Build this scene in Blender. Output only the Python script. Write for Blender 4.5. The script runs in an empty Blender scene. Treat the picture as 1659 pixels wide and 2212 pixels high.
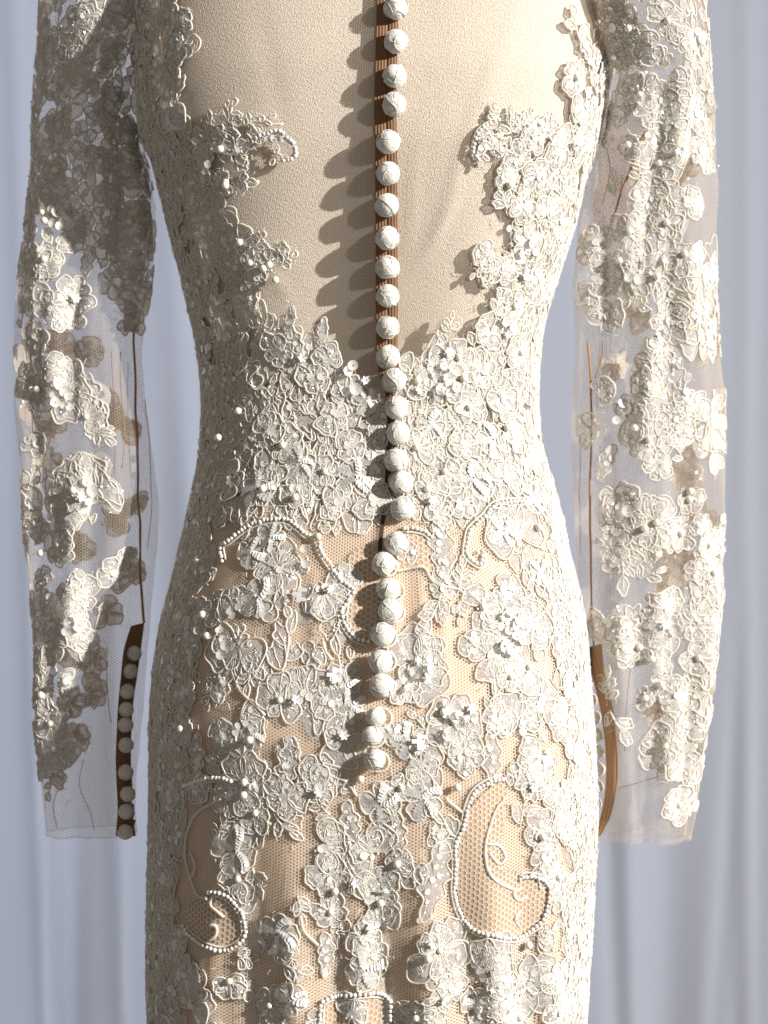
import bpy, math, random
import numpy as np
rng = np.random.default_rng(11); random.seed(11)
sc = bpy.context.scene
C = sc.collection
# ------------------------------------------------------------------ camera, light, exposure
S = 0.56 / 1659.0          # metres per photograph unit (1659 x 2212) on the plane y = 0
D = 1.3                    # camera distance from that plane
cd = bpy.data.cameras.new('camera'); cam = bpy.data.objects.new('camera', cd); C.objects.link(cam)
cam.location = (0, -D, 0); cam.rotation_euler = (math.pi/2, 0, 0)
cd.sensor_fit = 'HORIZONTAL'; cd.sensor_width = 36; cd.angle = 2*math.atan(0.28/D)
cd.clip_start = 0.05; cd.clip_end = 100
cd.dof.use_dof = True; cd.dof.focus_distance = D-0.085; cd.dof.aperture_fstop = 6.5
sc.camera = cam
w = bpy.data.worlds.new('World'); sc.world = w; w.use_nodes = True
w.node_tree.nodes['Background'].inputs[0].default_value = (1.0, 0.92, 0.83, 1)
w.node_tree.nodes['Background'].inputs[1].default_value = 0.215
Ld = np.array([-0.885, 0.53, -0.375]); Ld /= np.linalg.norm(Ld)
sl = bpy.data.lights.new('sunbeam', 'SPOT'); so = bpy.data.objects.new('sunbeam', sl); C.objects.link(so)
so.location = tuple(-Ld*7.0)
from mathutils import Vector
so.rotation_euler = Vector(Ld).to_track_quat('-Z', 'Y').to_euler()
sl.energy = 4550; sl.color = (1.0, 0.965, 0.912); sl.shadow_soft_size = 0.065; sl.spot_size = math.radians(24); sl.spot_blend = 0.1
al = bpy.data.lights.new('window_daylight', 'AREA'); ao = bpy.data.objects.new('window_daylight', al); C.objects.link(ao)
al.shape = 'RECTANGLE'; al.size = 1.7; al.size_y = 2.6; al.energy = 34; al.color = (0.62, 0.735, 1.0)
ao.location = (-0.75, 2.2, 0.3); ao.rotation_euler = Vector((.8, -1.6, -.3)).to_track_quat('-Z', 'Y').to_euler()
vs = sc.view_settings; vs.view_transform = 'Standard'; vs.look = 'None'; vs.exposure = 0; vs.gamma = 1
sc.cycles.transparent_max_bounces = 24; sc.cycles.max_bounces = 8
try: sc.cycles.use_denoising = True
except Exception: pass

# ------------------------------------------------------------------ materials
def mat(name):
    m = bpy.data.materials.new(name); m.use_nodes = True
    nt = m.node_tree; nt.nodes.clear()
    return m, nt
def N(nt, t, **k):
    n = nt.nodes.new(t)
    for a, b in k.items():
        if a == 'ins':
            for i, v in b.items(): n.inputs[i].default_value = v
        else: setattr(n, a, b)
    return n
def lk(nt, a, b): nt.links.new(a, b)
def mth(nt, op, a, b=None, clamp=False):
    n = N(nt, 'ShaderNodeMath', operation=op, use_clamp=clamp)
    for i, x in enumerate((a, b)):
        if x is None: continue
        if isinstance(x, (int, float)): n.inputs[i].default_value = x
        else: lk(nt, x, n.inputs[i])
    return n.outputs[0]
def hexmask(nt, cell, thr, soft, warp=0.0):
    """honeycomb threads: 1 on the thread, 0 in the hole; cell = metres between holes, UVs in metres"""
    uv = N(nt, 'ShaderNodeUVMap').outputs[0]
    if warp:
        nz = N(nt, 'ShaderNodeTexNoise', ins={'Scale': 45.0, 'Detail': 2.0}); lk(nt, uv, nz.inputs['Vector'])
        sub = N(nt, 'ShaderNodeVectorMath', operation='SUBTRACT'); lk(nt, nz.outputs['Color'], sub.inputs[0]); sub.inputs[1].default_value = (.5,.5,.5)
        scl = N(nt, 'ShaderNodeVectorMath', operation='SCALE'); lk(nt, sub.outputs[0], scl.inputs[0]); scl.inputs[3].default_value = warp
        add = N(nt, 'ShaderNodeVectorMath', operation='ADD'); lk(nt, uv, add.inputs[0]); lk(nt, scl.outputs[0], add.inputs[1]); uv = add.outputs[0]
    k = 2*math.pi/(cell*0.866)
    tot = None
    for a in (0, 60, 120):
        d = N(nt, 'ShaderNodeVectorMath', operation='DOT_PRODUCT'); lk(nt, uv, d.inputs[0])
        d.inputs[1].default_value = (k*math.cos(math.radians(a)), k*math.sin(math.radians(a)), 0)
        c = mth(nt, 'COSINE', d.outputs['Value'])
        tot = c if tot is None else mth(nt, 'ADD', tot, c)
    x = mth(nt, 'SUBTRACT', thr+soft, tot)
    return mth(nt, 'DIVIDE', x, 2*soft, clamp=True), uv
def net_material(name, col, cell, thr, soft, amax, amin=0.0, warp=0.0, transl=0.4):
    m, nt = mat(name)
    msk, uv = hexmask(nt, cell, thr, soft, warp)
    out = N(nt, 'ShaderNodeOutputMaterial')
    dif = N(nt, 'ShaderNodeBsdfDiffuse', ins={'Color': col+(1,)})
    tr = N(nt, 'ShaderNodeBsdfTranslucent', ins={'Color': col+(1,)})
    mx = N(nt, 'ShaderNodeMixShader', ins={0: transl}); lk(nt, dif.outputs[0], mx.inputs[1]); lk(nt, tr.outputs[0], mx.inputs[2])
    gl = N(nt, 'ShaderNodeBsdfAnisotropic', ins={'Color': (1,.96,.9,1), 'Roughness': .6})
    mg = N(nt, 'ShaderNodeMixShader', ins={0: .04}); lk(nt, mx.outputs[0], mg.inputs[1]); lk(nt, gl.outputs[0], mg.inputs[2])
    tp = N(nt, 'ShaderNodeBsdfTransparent')
    f = mth(nt, 'ADD', mth(nt, 'MULTIPLY', msk, amax-amin), amin)
    m2 = N(nt, 'ShaderNodeMixShader'); lk(nt, f, m2.inputs[0]); lk(nt, tp.outputs[0], m2.inputs[1]); lk(nt, mg.outputs[0], m2.inputs[2])
    lk(nt, m2.outputs[0], out.inputs[0])
    return m
def principled(name, col, rough=.5, **ins):
    m, nt = mat(name)
    out = N(nt, 'ShaderNodeOutputMaterial'); p = N(nt, 'ShaderNodeBsdfPrincipled')
    p.inputs['Base Color'].default_value = col+(1,); p.inputs['Roughness'].default_value = rough
    for k, v in ins.items(): p.inputs[k.replace('_', ' ')].default_value = v
    lk(nt, p.outputs[0], out.inputs[0])
    return m, nt, p, out
def add_bump(nt, p, scale, strength, dist=.001, kind='noise', detail=3, coord='Object'):
    tc = N(nt, 'ShaderNodeTexCoord')
    if kind == 'noise': t = N(nt, 'ShaderNodeTexNoise', ins={'Scale': scale, 'Detail': float(detail)}); o = t.outputs[0]
    else: t = N(nt, 'ShaderNodeTexVoronoi', feature=kind, ins={'Scale': scale}); o = t.outputs[0]
    lk(nt, tc.outputs[coord], t.inputs['Vector'])
    b = N(nt, 'ShaderNodeBump', ins={'Strength': strength, 'Distance': dist}); lk(nt, o, b.inputs['Height'])
    lk(nt, b.outputs[0], p.inputs['Normal'])
    return o, b

MAT = {}
# cord: satin off-white soutache
def see_through(nt, p, o, col, amount):
    tr = N(nt, 'ShaderNodeBsdfTranslucent', ins={'Color': col+(1,)}); mx = N(nt, 'ShaderNodeMixShader', ins={0: amount})
    lk(nt, p.outputs[0], mx.inputs[1]); lk(nt, tr.outputs[0], mx.inputs[2]); lk(nt, mx.outputs[0], o.inputs[0])
m, nt, p, o = principled('cord', (.89, .855, .79), .42, Sheen_Weight=.15)
add_bump(nt, p, 900, .5, .0006); see_through(nt, p, o, (.92, .86, .75), .35); MAT['cord'] = m
# organza petals: translucent, fibrous, sparkling
def organza(name, col, amin, amax, scale, glit=.22):
    m, nt = mat(name)
    out = N(nt, 'ShaderNodeOutputMaterial'); p = N(nt, 'ShaderNodeBsdfPrincipled')
    p.inputs['Base Color'].default_value = col+(1,); p.inputs['Roughness'].default_value = .30
    p.inputs['Specular IOR Level'].default_value = .8
    uv = N(nt, 'ShaderNodeUVMap').outputs[0]
    nz = N(nt, 'ShaderNodeTexNoise', ins={'Scale': scale, 'Detail': 4.0, 'Roughness': .7, 'Distortion': 2.2}); lk(nt, uv, nz.inputs['Vector'])
    r = N(nt, 'ShaderNodeMapRange', ins={1: .38, 2: .62, 3: amin, 4: amax}); lk(nt, nz.outputs[0], r.inputs[0])
    lk(nt, r.outputs[0], p.inputs['Alpha'])
    v = N(nt, 'ShaderNodeTexVoronoi', feature='F1', ins={'Scale': scale*1.6}); lk(nt, uv, v.inputs['Vector'])
    ad = mth(nt, 'ADD', v.outputs[0], nz.outputs[0])
    b = N(nt, 'ShaderNodeBump', ins={'Strength': .6, 'Distance': .0006}); lk(nt, ad, b.inputs['Height']); lk(nt, b.outputs[0], p.inputs['Normal'])
    tr = N(nt, 'ShaderNodeBsdfTranslucent', ins={'Color': col+(1,)})
    lk(nt, b.outputs[0], tr.inputs['Normal'])
    tp = N(nt, 'ShaderNodeBsdfTransparent'); mt = N(nt, 'ShaderNodeMixShader'); lk(nt, r.outputs[0], mt.inputs[0]); lk(nt, tp.outputs[0], mt.inputs[1]); lk(nt, tr.outputs[0], mt.inputs[2])
    mx = N(nt, 'ShaderNodeMixShader', ins={0: .42}); lk(nt, p.outputs[0], mx.inputs[1]); lk(nt, mt.outputs[0], mx.inputs[2])
    # glitter: tiny foil facets, each with a lean of its own
    vc = N(nt, 'ShaderNodeTexVoronoi', feature='F1', ins={'Scale': 1150.0}); lk(nt, uv, vc.inputs['Vector'])
    sb = N(nt, 'ShaderNodeVectorMath', operation='SUBTRACT'); lk(nt, vc.outputs['Color'], sb.inputs[0]); sb.inputs[1].default_value = (.5, .5, .5)
    sg = N(nt, 'ShaderNodeVectorMath', operation='SCALE'); lk(nt, sb.outputs[0], sg.inputs[0]); sg.inputs[3].default_value = 1.7
    gm = N(nt, 'ShaderNodeNewGeometry'); ad2 = N(nt, 'ShaderNodeVectorMath', operation='ADD'); lk(nt, gm.outputs['Normal'], ad2.inputs[0]); lk(nt, sg.outputs[0], ad2.inputs[1])
    nm = N(nt, 'ShaderNodeVectorMath', operation='NORMALIZE'); lk(nt, ad2.outputs[0], nm.inputs[0])
    gl = N(nt, 'ShaderNodeBsdfAnisotropic', ins={'Color': (.95, .92, .93, 1), 'Roughness': .16}); lk(nt, nm.outputs[0], gl.inputs['Normal'])
    mg = N(nt, 'ShaderNodeMixShader', ins={0: glit}); lk(nt, mx.outputs[0], mg.inputs[1]); lk(nt, gl.outputs[0], mg.inputs[2])
    lk(nt, mg.outputs[0], out.inputs[0])
    return m
MAT['organza'] = organza('organza', (.91, .865, .83), .34, 1.0, 1100)
MAT['fuzz'] = organza('embroidery', (.88, .84, .77), .65, 1.0, 1500, .10)
m, nt, p, o = principled('sequin', (.78, .76, .72), .12, Specular_IOR_Level=1.0, Coat_Weight=.8, Coat_Roughness=.06, Alpha=.80)
MAT['sequin'] = m
m, nt, p, o = principled('white_sequin', (.86, .86, .86), .22, Specular_IOR_Level=.7, Coat_Weight=.4)
MAT['white_sequin'] = m
m, nt, p, o = principled('pearl', (.83, .78, .66), .22, Coat_Weight=.8, Coat_Roughness=.1, Specular_IOR_Level=.6)
MAT['pearl'] = m
m, nt, p, o = principled('bead', (.82, .81, .78), .15, Coat_Weight=.6, Specular_IOR_Level=.7)
MAT['bead'] = m
m, nt, p, o = principled('thread', (.86, .82, .74), .6); MAT['thread'] = m
# button cloth: crepe with fine crinkle
m, nt, p, o = principled('button_cloth', (.68, .66, .605), .75, Sheen_Weight=.2)
tc = N(nt, 'ShaderNodeTexCoord')
v1 = N(nt, 'ShaderNodeTexVoronoi', feature='DISTANCE_TO_EDGE', ins={'Scale': 6500.0}); lk(nt, tc.outputs['Object'], v1.inputs['Vector'])
e = mth(nt, 'MULTIPLY', mth(nt, 'MINIMUM', v1.outputs[0], .12), -3.0)
n1 = N(nt, 'ShaderNodeTexNoise', ins={'Scale': 26000.0, 'Detail': 3.0}); lk(nt, tc.outputs['Object'], n1.inputs['Vector'])
hh = mth(nt, 'ADD', e, mth(nt, 'MULTIPLY', n1.outputs[0], .35))
b = N(nt, 'ShaderNodeBump', ins={'Strength': .6, 'Distance': .0008}); lk(nt, hh, b.inputs['Height']); lk(nt, b.outputs[0], p.inputs['Normal'])
MAT['button'] = m
# dress form cloth: cream crepe weave
m, nt, p, o = principled('cream_cloth', (.70, .60, .47), .62, Sheen_Weight=.25)
uv = N(nt, 'ShaderNodeUVMap').outputs[0]
def wave(nt, uv, ang, per):
    d = N(nt, 'ShaderNodeVectorMath', operation='DOT_PRODUCT'); lk(nt, uv, d.inputs[0])
    k = 2*math.pi/per; d.inputs[1].default_value = (k*math.cos(math.radians(ang)), k*math.sin(math.radians(ang)), 0)
    return mth(nt, 'SINE', d.outputs['Value'])
nz = N(nt, 'ShaderNodeTexNoise', ins={'Scale': 700.0, 'Detail': 3.0}); lk(nt, uv, nz.inputs['Vector'])
wv = mth(nt, 'MULTIPLY', wave(nt, uv, 28, .0017), wave(nt, uv, 100, .0021))
hh = mth(nt, 'ADD', mth(nt, 'MULTIPLY', wv, .22), mth(nt, 'MULTIPLY', nz.outputs[0], 2.2))
b = N(nt, 'ShaderNodeBump', ins={'Strength': .55, 'Distance': .0006}); lk(nt, hh, b.inputs['Height']); lk(nt, b.outputs[0], p.inputs['Normal'])
cr = N(nt, 'ShaderNodeValToRGB'); cr.color_ramp.elements[0].position = .35; cr.color_ramp.elements[0].color = (.50, .43, .355, 1)
cr.color_ramp.elements[1].position = .68; cr.color_ramp.elements[1].color = (.74, .66, .57, 1)
lk(nt, mth(nt, 'ADD', nz.outputs[0], mth(nt, 'MULTIPLY', wv, .10)), cr.inputs[0]); lk(nt, cr.outputs[0], p.inputs['Base Color'])
MAT['cream'] = m
# skirt lining
m, nt, p, o = principled('peach_lining', (.62, .455, .315), .55, Sheen_Weight=.15)
add_bump(nt, p, 1400, .25, .0005); MAT['lining'] = m
m, nt, p, o = principled('brown_tape', (.20, .095, .037), .7, Sheen_Weight=.2)
uv = N(nt, 'ShaderNodeUVMap').outputs[0]
b = N(nt, 'ShaderNodeBump', ins={'Strength': .4, 'Distance': .0005}); lk(nt, wave(nt, uv, 0, .0022), b.inputs['Height']); lk(nt, b.outputs[0], p.inputs['Normal'])
MAT['tape'] = m
m, nt, p, o = principled('dark_gap', (.06, .03, .015), .8); MAT['gap'] = m
m, nt, p, o = principled('seam_cord', (.33, .17, .075), .7); MAT['seam'] = m
MAT['skirt_net'] = net_material('skirt_net', (.84, .77, .68), .0022, -.42, .38, .92, .03)
MAT['bodice_net'] = net_material('bodice_net', (.78, .69, .58), .0018, -.75, .35, .42, .02)
MAT['sleeve_net'] = net_material('sleeve_net', (.74, .605, .47), .0021, -.55, .4, .40, .07, transl=.55)
MAT['coarse_net'] = net_material('coarse_net', (.80, .76, .68), .0038, -.50, .35, 1.0, .05, warp=.004)
# curtain
m, nt = mat('curtain_voile')
out = N(nt, 'ShaderNodeOutputMaterial')
dif = N(nt, 'ShaderNodeBsdfDiffuse', ins={'Color': (.80, .81, .83, 1)}); tr = N(nt, 'ShaderNodeBsdfTranslucent', ins={'Color': (.80, .81, .84, 1)})
mx = N(nt, 'ShaderNodeMixShader', ins={0: .5}); lk(nt, dif.outputs[0], mx.inputs[1]); lk(nt, tr.outputs[0], mx.inputs[2])
lk(nt, mx.outputs[0], out.inputs[0]); MAT['curtain'] = m

# ------------------------------------------------------------------ mesh helpers
def make_mesh(name, V, faces, mats, uv=None, smooth=True):
    """faces: list of (int array k x n, material index)"""
    me = bpy.data.meshes.new(name)
    V = np.asarray(V, np.float32)
    me.vertices.add(len(V)); me.vertices.foreach_set('co', V.ravel())
    faces = [(np.asarray(f, np.int32), i) for f, i in faces if len(f)]
    nl = sum(f.size for f, i in faces); npoly = sum(len(f) for f, i in faces)
    me.loops.add(nl); me.polygons.add(npoly)
    li = np.concatenate([f.ravel() for f, i in faces]); me.loops.foreach_set('vertex_index', li)
    ls, mi, st = [], [], 0
    for f, i in faces:
        k = f.shape[1]; ls.append(st+np.arange(len(f), dtype=np.int32)*k); st += f.size
        mi.append(np.full(len(f), i, np.int32))
    me.polygons.foreach_set('loop_start', np.concatenate(ls))
    me.polygons.foreach_set('material_index', np.concatenate(mi))
    me.polygons.foreach_set('use_smooth', np.full(npoly, smooth, bool))
    if uv is not None:
        ul = me.uv_layers.new(name='UVMap'); ul.data.foreach_set('uv', np.asarray(uv, np.float32)[li].ravel())
    for mm in mats: me.materials.append(MAT[mm])
    me.update(calc_edges=True); me.validate()
    return me
def link(name, me, parent=None, loc=None):
    o = bpy.data.objects.new(name, me); C.objects.link(o)
    if parent is not None: o.parent = parent
    if loc is not None: o.location = loc
    return o
def tag(o, label=None, cat=None, group=None, kind=None):
    for k, v in (('label', label), ('category', cat), ('group', group), ('kind', kind)):
        if v: o[k] = v
    return o
def empty(name, loc=(0, 0, 0)):
    o = bpy.data.objects.new(name, None); C.objects.link(o); o.location = loc; o.empty_display_size = .05
    return o
def smooth_noise(t, k, amp, seed):
    r = np.random.default_rng(seed); y = np.zeros_like(t)
    for i in range(1, k+1): y += np.sin(2*np.pi*i*t+r.uniform(0, 6.28))*r.normal()/i**.7
    return amp*y/1.6

# ------------------------------------------------------------------ surfaces: closed tubes in (fraction round, row)
def interp_rows(tab, v):
    a = np.array(tab, float); out = [np.interp(v, a[:, 0], a[:, i]) for i in range(1, a.shape[1])]
    # smooth a little
    ker = np.exp(-np.linspace(-2, 2, 15)**2); ker /= ker.sum()
    return [np.convolve(np.pad(o, 7, 'edge'), ker, 'valid') for o in out]
class Surf:
    def __init__(self, rows, edges, depth, back, n=2.4, disp=None, nf=384, dv=6.0):
        self.V = np.arange(rows[0], rows[1]+.1, dv); self.dv = dv; self.nf = nf
        l, r = interp_rows(edges, self.V); d, = interp_rows(depth, self.V); yb, = interp_rows(back, self.V)
        cy = yb+d; k = S*(D+cy)/D
        cx = ((l+r)/2-829.5)*k; hw = (r-l)/2*k; z = (1106-self.V)*k
        th = np.linspace(-np.pi, np.pi, 721)[:-1]
        P = np.zeros((len(self.V), nf, 3)); self.per = np.zeros(len(self.V))
        e = 2.0/n
        sx = np.sign(np.sin(th))*np.abs(np.sin(th))**e; sy = np.sign(np.cos(th))*np.abs(np.cos(th))**e
        for i in range(len(self.V)):
            x = cx[i]+hw[i]*sx; y = cy[i]-d[i]*sy
            seg = np.hypot(np.diff(x, append=x[0]), np.diff(y, append=y[0])); s = np.concatenate([[0], np.cumsum(seg)])
            self.per[i] = s[-1]
            t = s[:-1]/s[-1]-.5
            f = np.arange(nf)/nf-.5
            P[i, :, 0] = np.interp(f, t, x, period=1); P[i, :, 1] = np.interp(f, t, y, period=1); P[i, :, 2] = z[i]
        self.P = P; self.f = np.arange(nf)/nf-.5
        self._normals()
        if disp is not None:
            FF, VV = np.meshgrid(self.f, self.V)
            self.P = self.P+self.Nn*disp(FF, VV, self.P)[..., None]; self._normals()
        self._screen()
    def _normals(self):
        du = np.roll(self.P, -1, 1)-np.roll(self.P, 1, 1); dv_ = np.gradient(self.P, axis=0)
        n = np.cross(du, -dv_); n /= np.linalg.norm(n, axis=2, keepdims=True)+1e-12
        # point outward: at f = 0 the normal must face the camera
        j = self.nf//2
        if n[len(self.V)//2, j, 1] > 0: n = -n
        self.Nn = n
    def _screen(self):
        P = self.P; k = S*(D+P[..., 1])/D
        self.U = P[..., 0]/k+829.5; self.W = 1106-P[..., 2]/k
    def locate(self, u, v, near=True):
        m = np.abs(self.f) < .25
        if not near: m = ~m
        idx = np.where(m)[0]
        i0 = int(np.clip((v-self.V[0])/self.dv, 0, len(self.V)-1)); a, b = max(0, i0-30), min(len(self.V), i0+30)
        dd = (self.U[a:b][:, idx]-u)**2+(self.W[a:b][:, idx]-v)**2
        q = np.unravel_index(np.argmin(dd), dd.shape)
        return self.f[idx[q[1]]], self.V[a+q[0]]
    def at(self, f, v, h=0):
        f = np.asarray(f, float); v = np.asarray(v, float)
        fi = ((f+.5) % 1.0)*self.nf; i0 = np.floor(fi).astype(int) % self.nf; i1 = (i0+1) % self.nf; a = (fi-np.floor(fi))[..., None]
        vi = np.clip((v-self.V[0])/self.dv, 0, len(self.V)-1.001); j0 = vi.astype(int); b = (vi-j0)[..., None]
        def g(A): return (A[j0, i0]*(1-a)+A[j0, i1]*a)*(1-b)+(A[j0+1, i0]*(1-a)+A[j0+1, i1]*a)*b
        n = g(self.Nn); n /= np.linalg.norm(n, axis=-1, keepdims=True)+1e-12
        return g(self.P)+n*np.asarray(h)[..., None], n
    def mapper(self, f0, v0, rot=0, scale=1.0):
        per = np.interp(v0, self.V, self.per); p, _ = self.at(np.array([f0]), np.array([v0])); k = S*(D+p[0, 1])/D
        c, s = math.cos(rot), math.sin(rot)
        def F(q):  # q (k,3): x right, y down, h out, photograph units
            x = (q[:, 0]*c-q[:, 1]*s)*scale; y = (q[:, 0]*s+q[:, 1]*c)*scale
            return self.at(f0+x*k/per, v0+y, q[:, 2]*S*.68)
        return F
    def mesh(self, name, mats, rows=None, frange=(-.5, .5), off=0.0, step=(1, 1)):
        i = np.arange(len(self.V))
        if rows: i = i[(self.V >= rows[0]) & (self.V <= rows[1])]
        i = i[::step[0]]
        full = frange == (-.5, .5)
        j = np.where((self.f >= frange[0]) & (self.f <= frange[1]))[0][::step[1]]
        P = (self.P+self.Nn*off)[np.ix_(i, j)]; ni, nj = len(i), len(j)
        perm = self.per.mean()
        UV = np.stack(np.broadcast_arrays(self.f[j][None, :]*perm, -(self.V[i]*S)[:, None]), -1).reshape(-1, 2)
        a = np.arange(ni-1)[:, None]*nj; 
        if full: c0 = np.arange(nj); c1 = (c0+1) % nj
        else: c0 = np.arange(nj-1); c1 = c0+1
        q = np.stack([a+c0, a+c1, a+nj+c1, a+nj+c0], -1).reshape(-1, 4)
        V = P.reshape(-1, 3)
        if full:   # duplicate seam column so that the UVs do not wrap
            q = q.reshape(ni-1, nj, 4); base = ni*nj
            V = np.concatenate([V, P[:, 0]]); UV = np.concatenate([UV, np.stack([np.full(ni, .5*perm), -(self.V[i]*S)], -1)])
            r = np.arange(ni-1); q[:, -1, 1] = base+r; q[:, -1, 2] = base+r+1; q = q.reshape(-1, 4)
        return make_mesh(name, V, [(q[:, ::-1], 0)], mats, UV)

body_edges = [(-200, 270, 1380), (-60, 285, 1360), (0, 290, 1350), (150, 300, 1320), (250, 301, 1300), (320, 312, 1283), (345, 333, 1277), (400, 345, 1258), (450, 358, 1247), (500, 368, 1235), (560, 385, 1215),
  (620, 400, 1195), (680, 415, 1176), (740, 428, 1165), (800, 436, 1160), (860, 440, 1158), (920, 440, 1160), (980, 436, 1170), (1030, 428, 1184), (1080, 418, 1200), (1120, 408, 1210),
  (1180, 395, 1222), (1250, 378, 1238), (1300, 365, 1250), (1350, 352, 1258), (1400, 345, 1263), (1450, 338, 1267), (1500, 334, 1270), (1600, 332, 1278), (1700, 331, 1282), (1800, 329, 1282),
  (1900, 327, 1276), (2000, 325, 1272), (2100, 325, 1264), (2212, 328, 1258), (2500, 332, 1250)]
body_depth = [(-200, .085), (0, .095), (300, .10), (600, .09), (850, .082), (1100, .098), (1350, .118), (1550, .126), (1900, .122), (2500, .118)]
body_back = [(-200, -.070), (0, -.082), (200, -.090), (350, -.088), (600, -.072), (800, -.060), (900, -.060), (1050, -.070), (1300, -.096), (1550, -.115), (1800, -.110), (2100, -.098), (2500, -.09)]
def skirt_disp(F, V, P):
    a = np.clip((V-1650)/400, 0, 1)
    x = P[..., 0]/S
    fold = np.zeros_like(x)
    for x0, x1, wd, am in ((-330, -360, 26, 3.2), (-255, -270, 18, -2.5), (-190, -170, 30, 3.4), (-90, -95, 22, -3.0), (-20, 8, 30, -4.0), (72, 95, 34, 5.0), (130, 190, 22, -2.6), (200, 235, 26, 3.4), (268, 300, 20, -2.2), (330, 345, 24, 3.0)):
        xc = x0+(x1-x0)*(V-1700)/500; fold += am*np.exp(-((x-xc)/wd)**2)
    r = np.clip((V-1180)/80, 0, 1)*np.clip((1500-V)/150, 0, 1)
    small = r*(1.3*np.exp(-((x-75)/14)**2)-1.0*np.exp(-((x-48)/12)**2)+1.0*np.exp(-((x-118)/16)**2)-.9*np.exp(-((x+170)/20)**2)+1.0*np.exp(-((x+140-(V-1300)*.1)/12)**2))
    return (a*fold*1.5+small*1.3)*.001
body = Surf((-180, 2480), body_edges, body_depth, body_back, 2.55, skirt_disp)
def form_disp(F, V, P):
    u = P[..., 0]/S+829.5
    dep = np.interp(V, [-200, 0, 200, 400, 600, 760, 880, 1000], [.002, .002, .003, .006, .010, .012, .008, .002])
    g = np.exp(-((u-800)/np.interp(V, [0, 800], [150, 190]))**2)
    cre = np.zeros_like(u)
    for (x0, y0), (x1, y1), wd, am in (((1065, 150), (915, 640), 13, 1.5), ((1010, 430), (880, 640), 10, 1.2), ((560, 560), (640, 700), 12, 1.0), ((1120, 40), (1010, 420), 16, .8), ((560, 30), (640, 420), 20, -.6), ((905, 300), (880, 620), 9, .8)):
        t = np.clip((V-y0)/(y1-y0), 0, 1); cre += am*np.exp(-((u-x0-(x1-x0)*t)/wd)**2)*np.clip(np.sin(np.pi*np.clip((V-y0)/(y1-y0), 0, 1)), 0, 1)
    return (cre*.001-.003-dep*g)*(np.abs(F) < .25)-.003*(np.abs(F) >= .25)
form = Surf((-180, 2480), body_edges, body_depth, body_back, 2.55, form_disp)
lsl = [(-180, 105, 410), (0, 92, 385), (100, 86, 345), (200, 79, 315), (300, 70, 300), (370, 62, 312), (420, 60, 325), (500, 56, 328), (600, 51, 322), (680, 47, 306), (750, 45, 303), (850, 44, 315), (950, 47, 330), (1050, 50, 338),
  (1150, 53, 335), (1250, 59, 325), (1350, 65, 312), (1450, 69, 302), (1550, 74, 293), (1650, 83, 290), (1750, 100, 293), (1812, 108, 298)]
rsl = [(-180, 1200, 1500), (0, 1235, 1518), (100, 1258, 1526), (200, 1282, 1528), (270, 1286, 1528), (330, 1280, 1529), (400, 1267, 1531), (500, 1252, 1536), (600, 1244, 1545), (700, 1246, 1554), (800, 1248, 1559), (900, 1243, 1560), (1000, 1238, 1562), (1100, 1237, 1561),
  (1200, 1243, 1558), (1300, 1252, 1553), (1400, 1262, 1545), (1500, 1268, 1537), (1600, 1274, 1526), (1700, 1280, 1512), (1760, 1284, 1503), (1820, 1290, 1488)]
def sl_disp(seed):
    r = np.random.default_rng(seed); ph = r.uniform(0, 6.28, 8)
    def g(F, V, P):
        return (.0030*np.sin(2*np.pi*3*F+V*.006+ph[0])+.0018*np.sin(2*np.pi*7*F-V*.004+ph[1])+.0012*np.sin(2*np.pi*11*F+V*.009+ph[2])+.0009*np.sin(V*.021+2*np.pi*2*F+ph[3])*np.sin(V*.0067+ph[5])+.0004*np.sin(V*.057+2*np.pi*3*F+ph[4])*np.sin(V*.013+ph[6])+.0003*np.sin(2*np.pi*19*F+V*.003+ph[7])*np.sin(V*.005+2*np.pi*F+ph[2])+.00015*np.sin(2*np.pi*31*F-V*.002)*np.sin(V*.008+ph[1]))*np.clip((V+50)/300, .3, 1)
    return g
sleeveL = Surf((-180, 1806), lsl, [(-180, .065), (200, .055), (500, .036), (1000, .034), (1800, .024)], [(-180, -.065), (0, -.034), (120, -.018), (220, -.008), (450, .0), (600, -.008), (1000, -.012), (1800, -.02)], 2.1, sl_disp(3), nf=256)
sleeveR = Surf((-180, 1812), rsl, [(-180, .065), (200, .055), (500, .036), (1000, .034), (1800, .024)], [(-180, -.085), (0, -.075), (120, -.058), (250, -.030), (400, -.012), (500, -.005), (1000, .0), (1800, .0)], 2.1, sl_disp(8), nf=256)

# ------------------------------------------------------------------ lace pieces
m, nt, p, o = principled('open_lining', (.52, .34, .205), .7); MAT['open_lining'] = m
MATS = ['open_lining', 'cord', 'organza', 'sequin', 'bead', 'white_sequin', 'pearl', 'fuzz', 'coarse_net', 'thread']
MI = {k: i for i, k in enumerate(MATS)}
class Piece:
    """collects geometry in local photograph units (x right, y down, h out) and maps it on to a surface"""
    def __init__(self): self.v = []; self.f = {}; self.n = 0; self.uv = []
    def add(self, V, uv, faces, m):
        self.v.append(V); self.uv.append(uv)
        for f in faces:
            f = np.asarray(f, np.int64)
            if len(f): self.f.setdefault((MI[m], f.shape[1]), []).append(f+self.n)
        self.n += len(V)
    def build(self, name):
        V = np.concatenate(self.v); uv = np.concatenate(self.uv)
        used = sorted({k[0] for k in self.f}); rm = {a: i for i, a in enumerate(used)}
        return make_mesh(name, V, [(np.concatenate(fs), rm[k[0]]) for k, fs in self.f.items()], [MATS[a] for a in used], uv)
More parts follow.
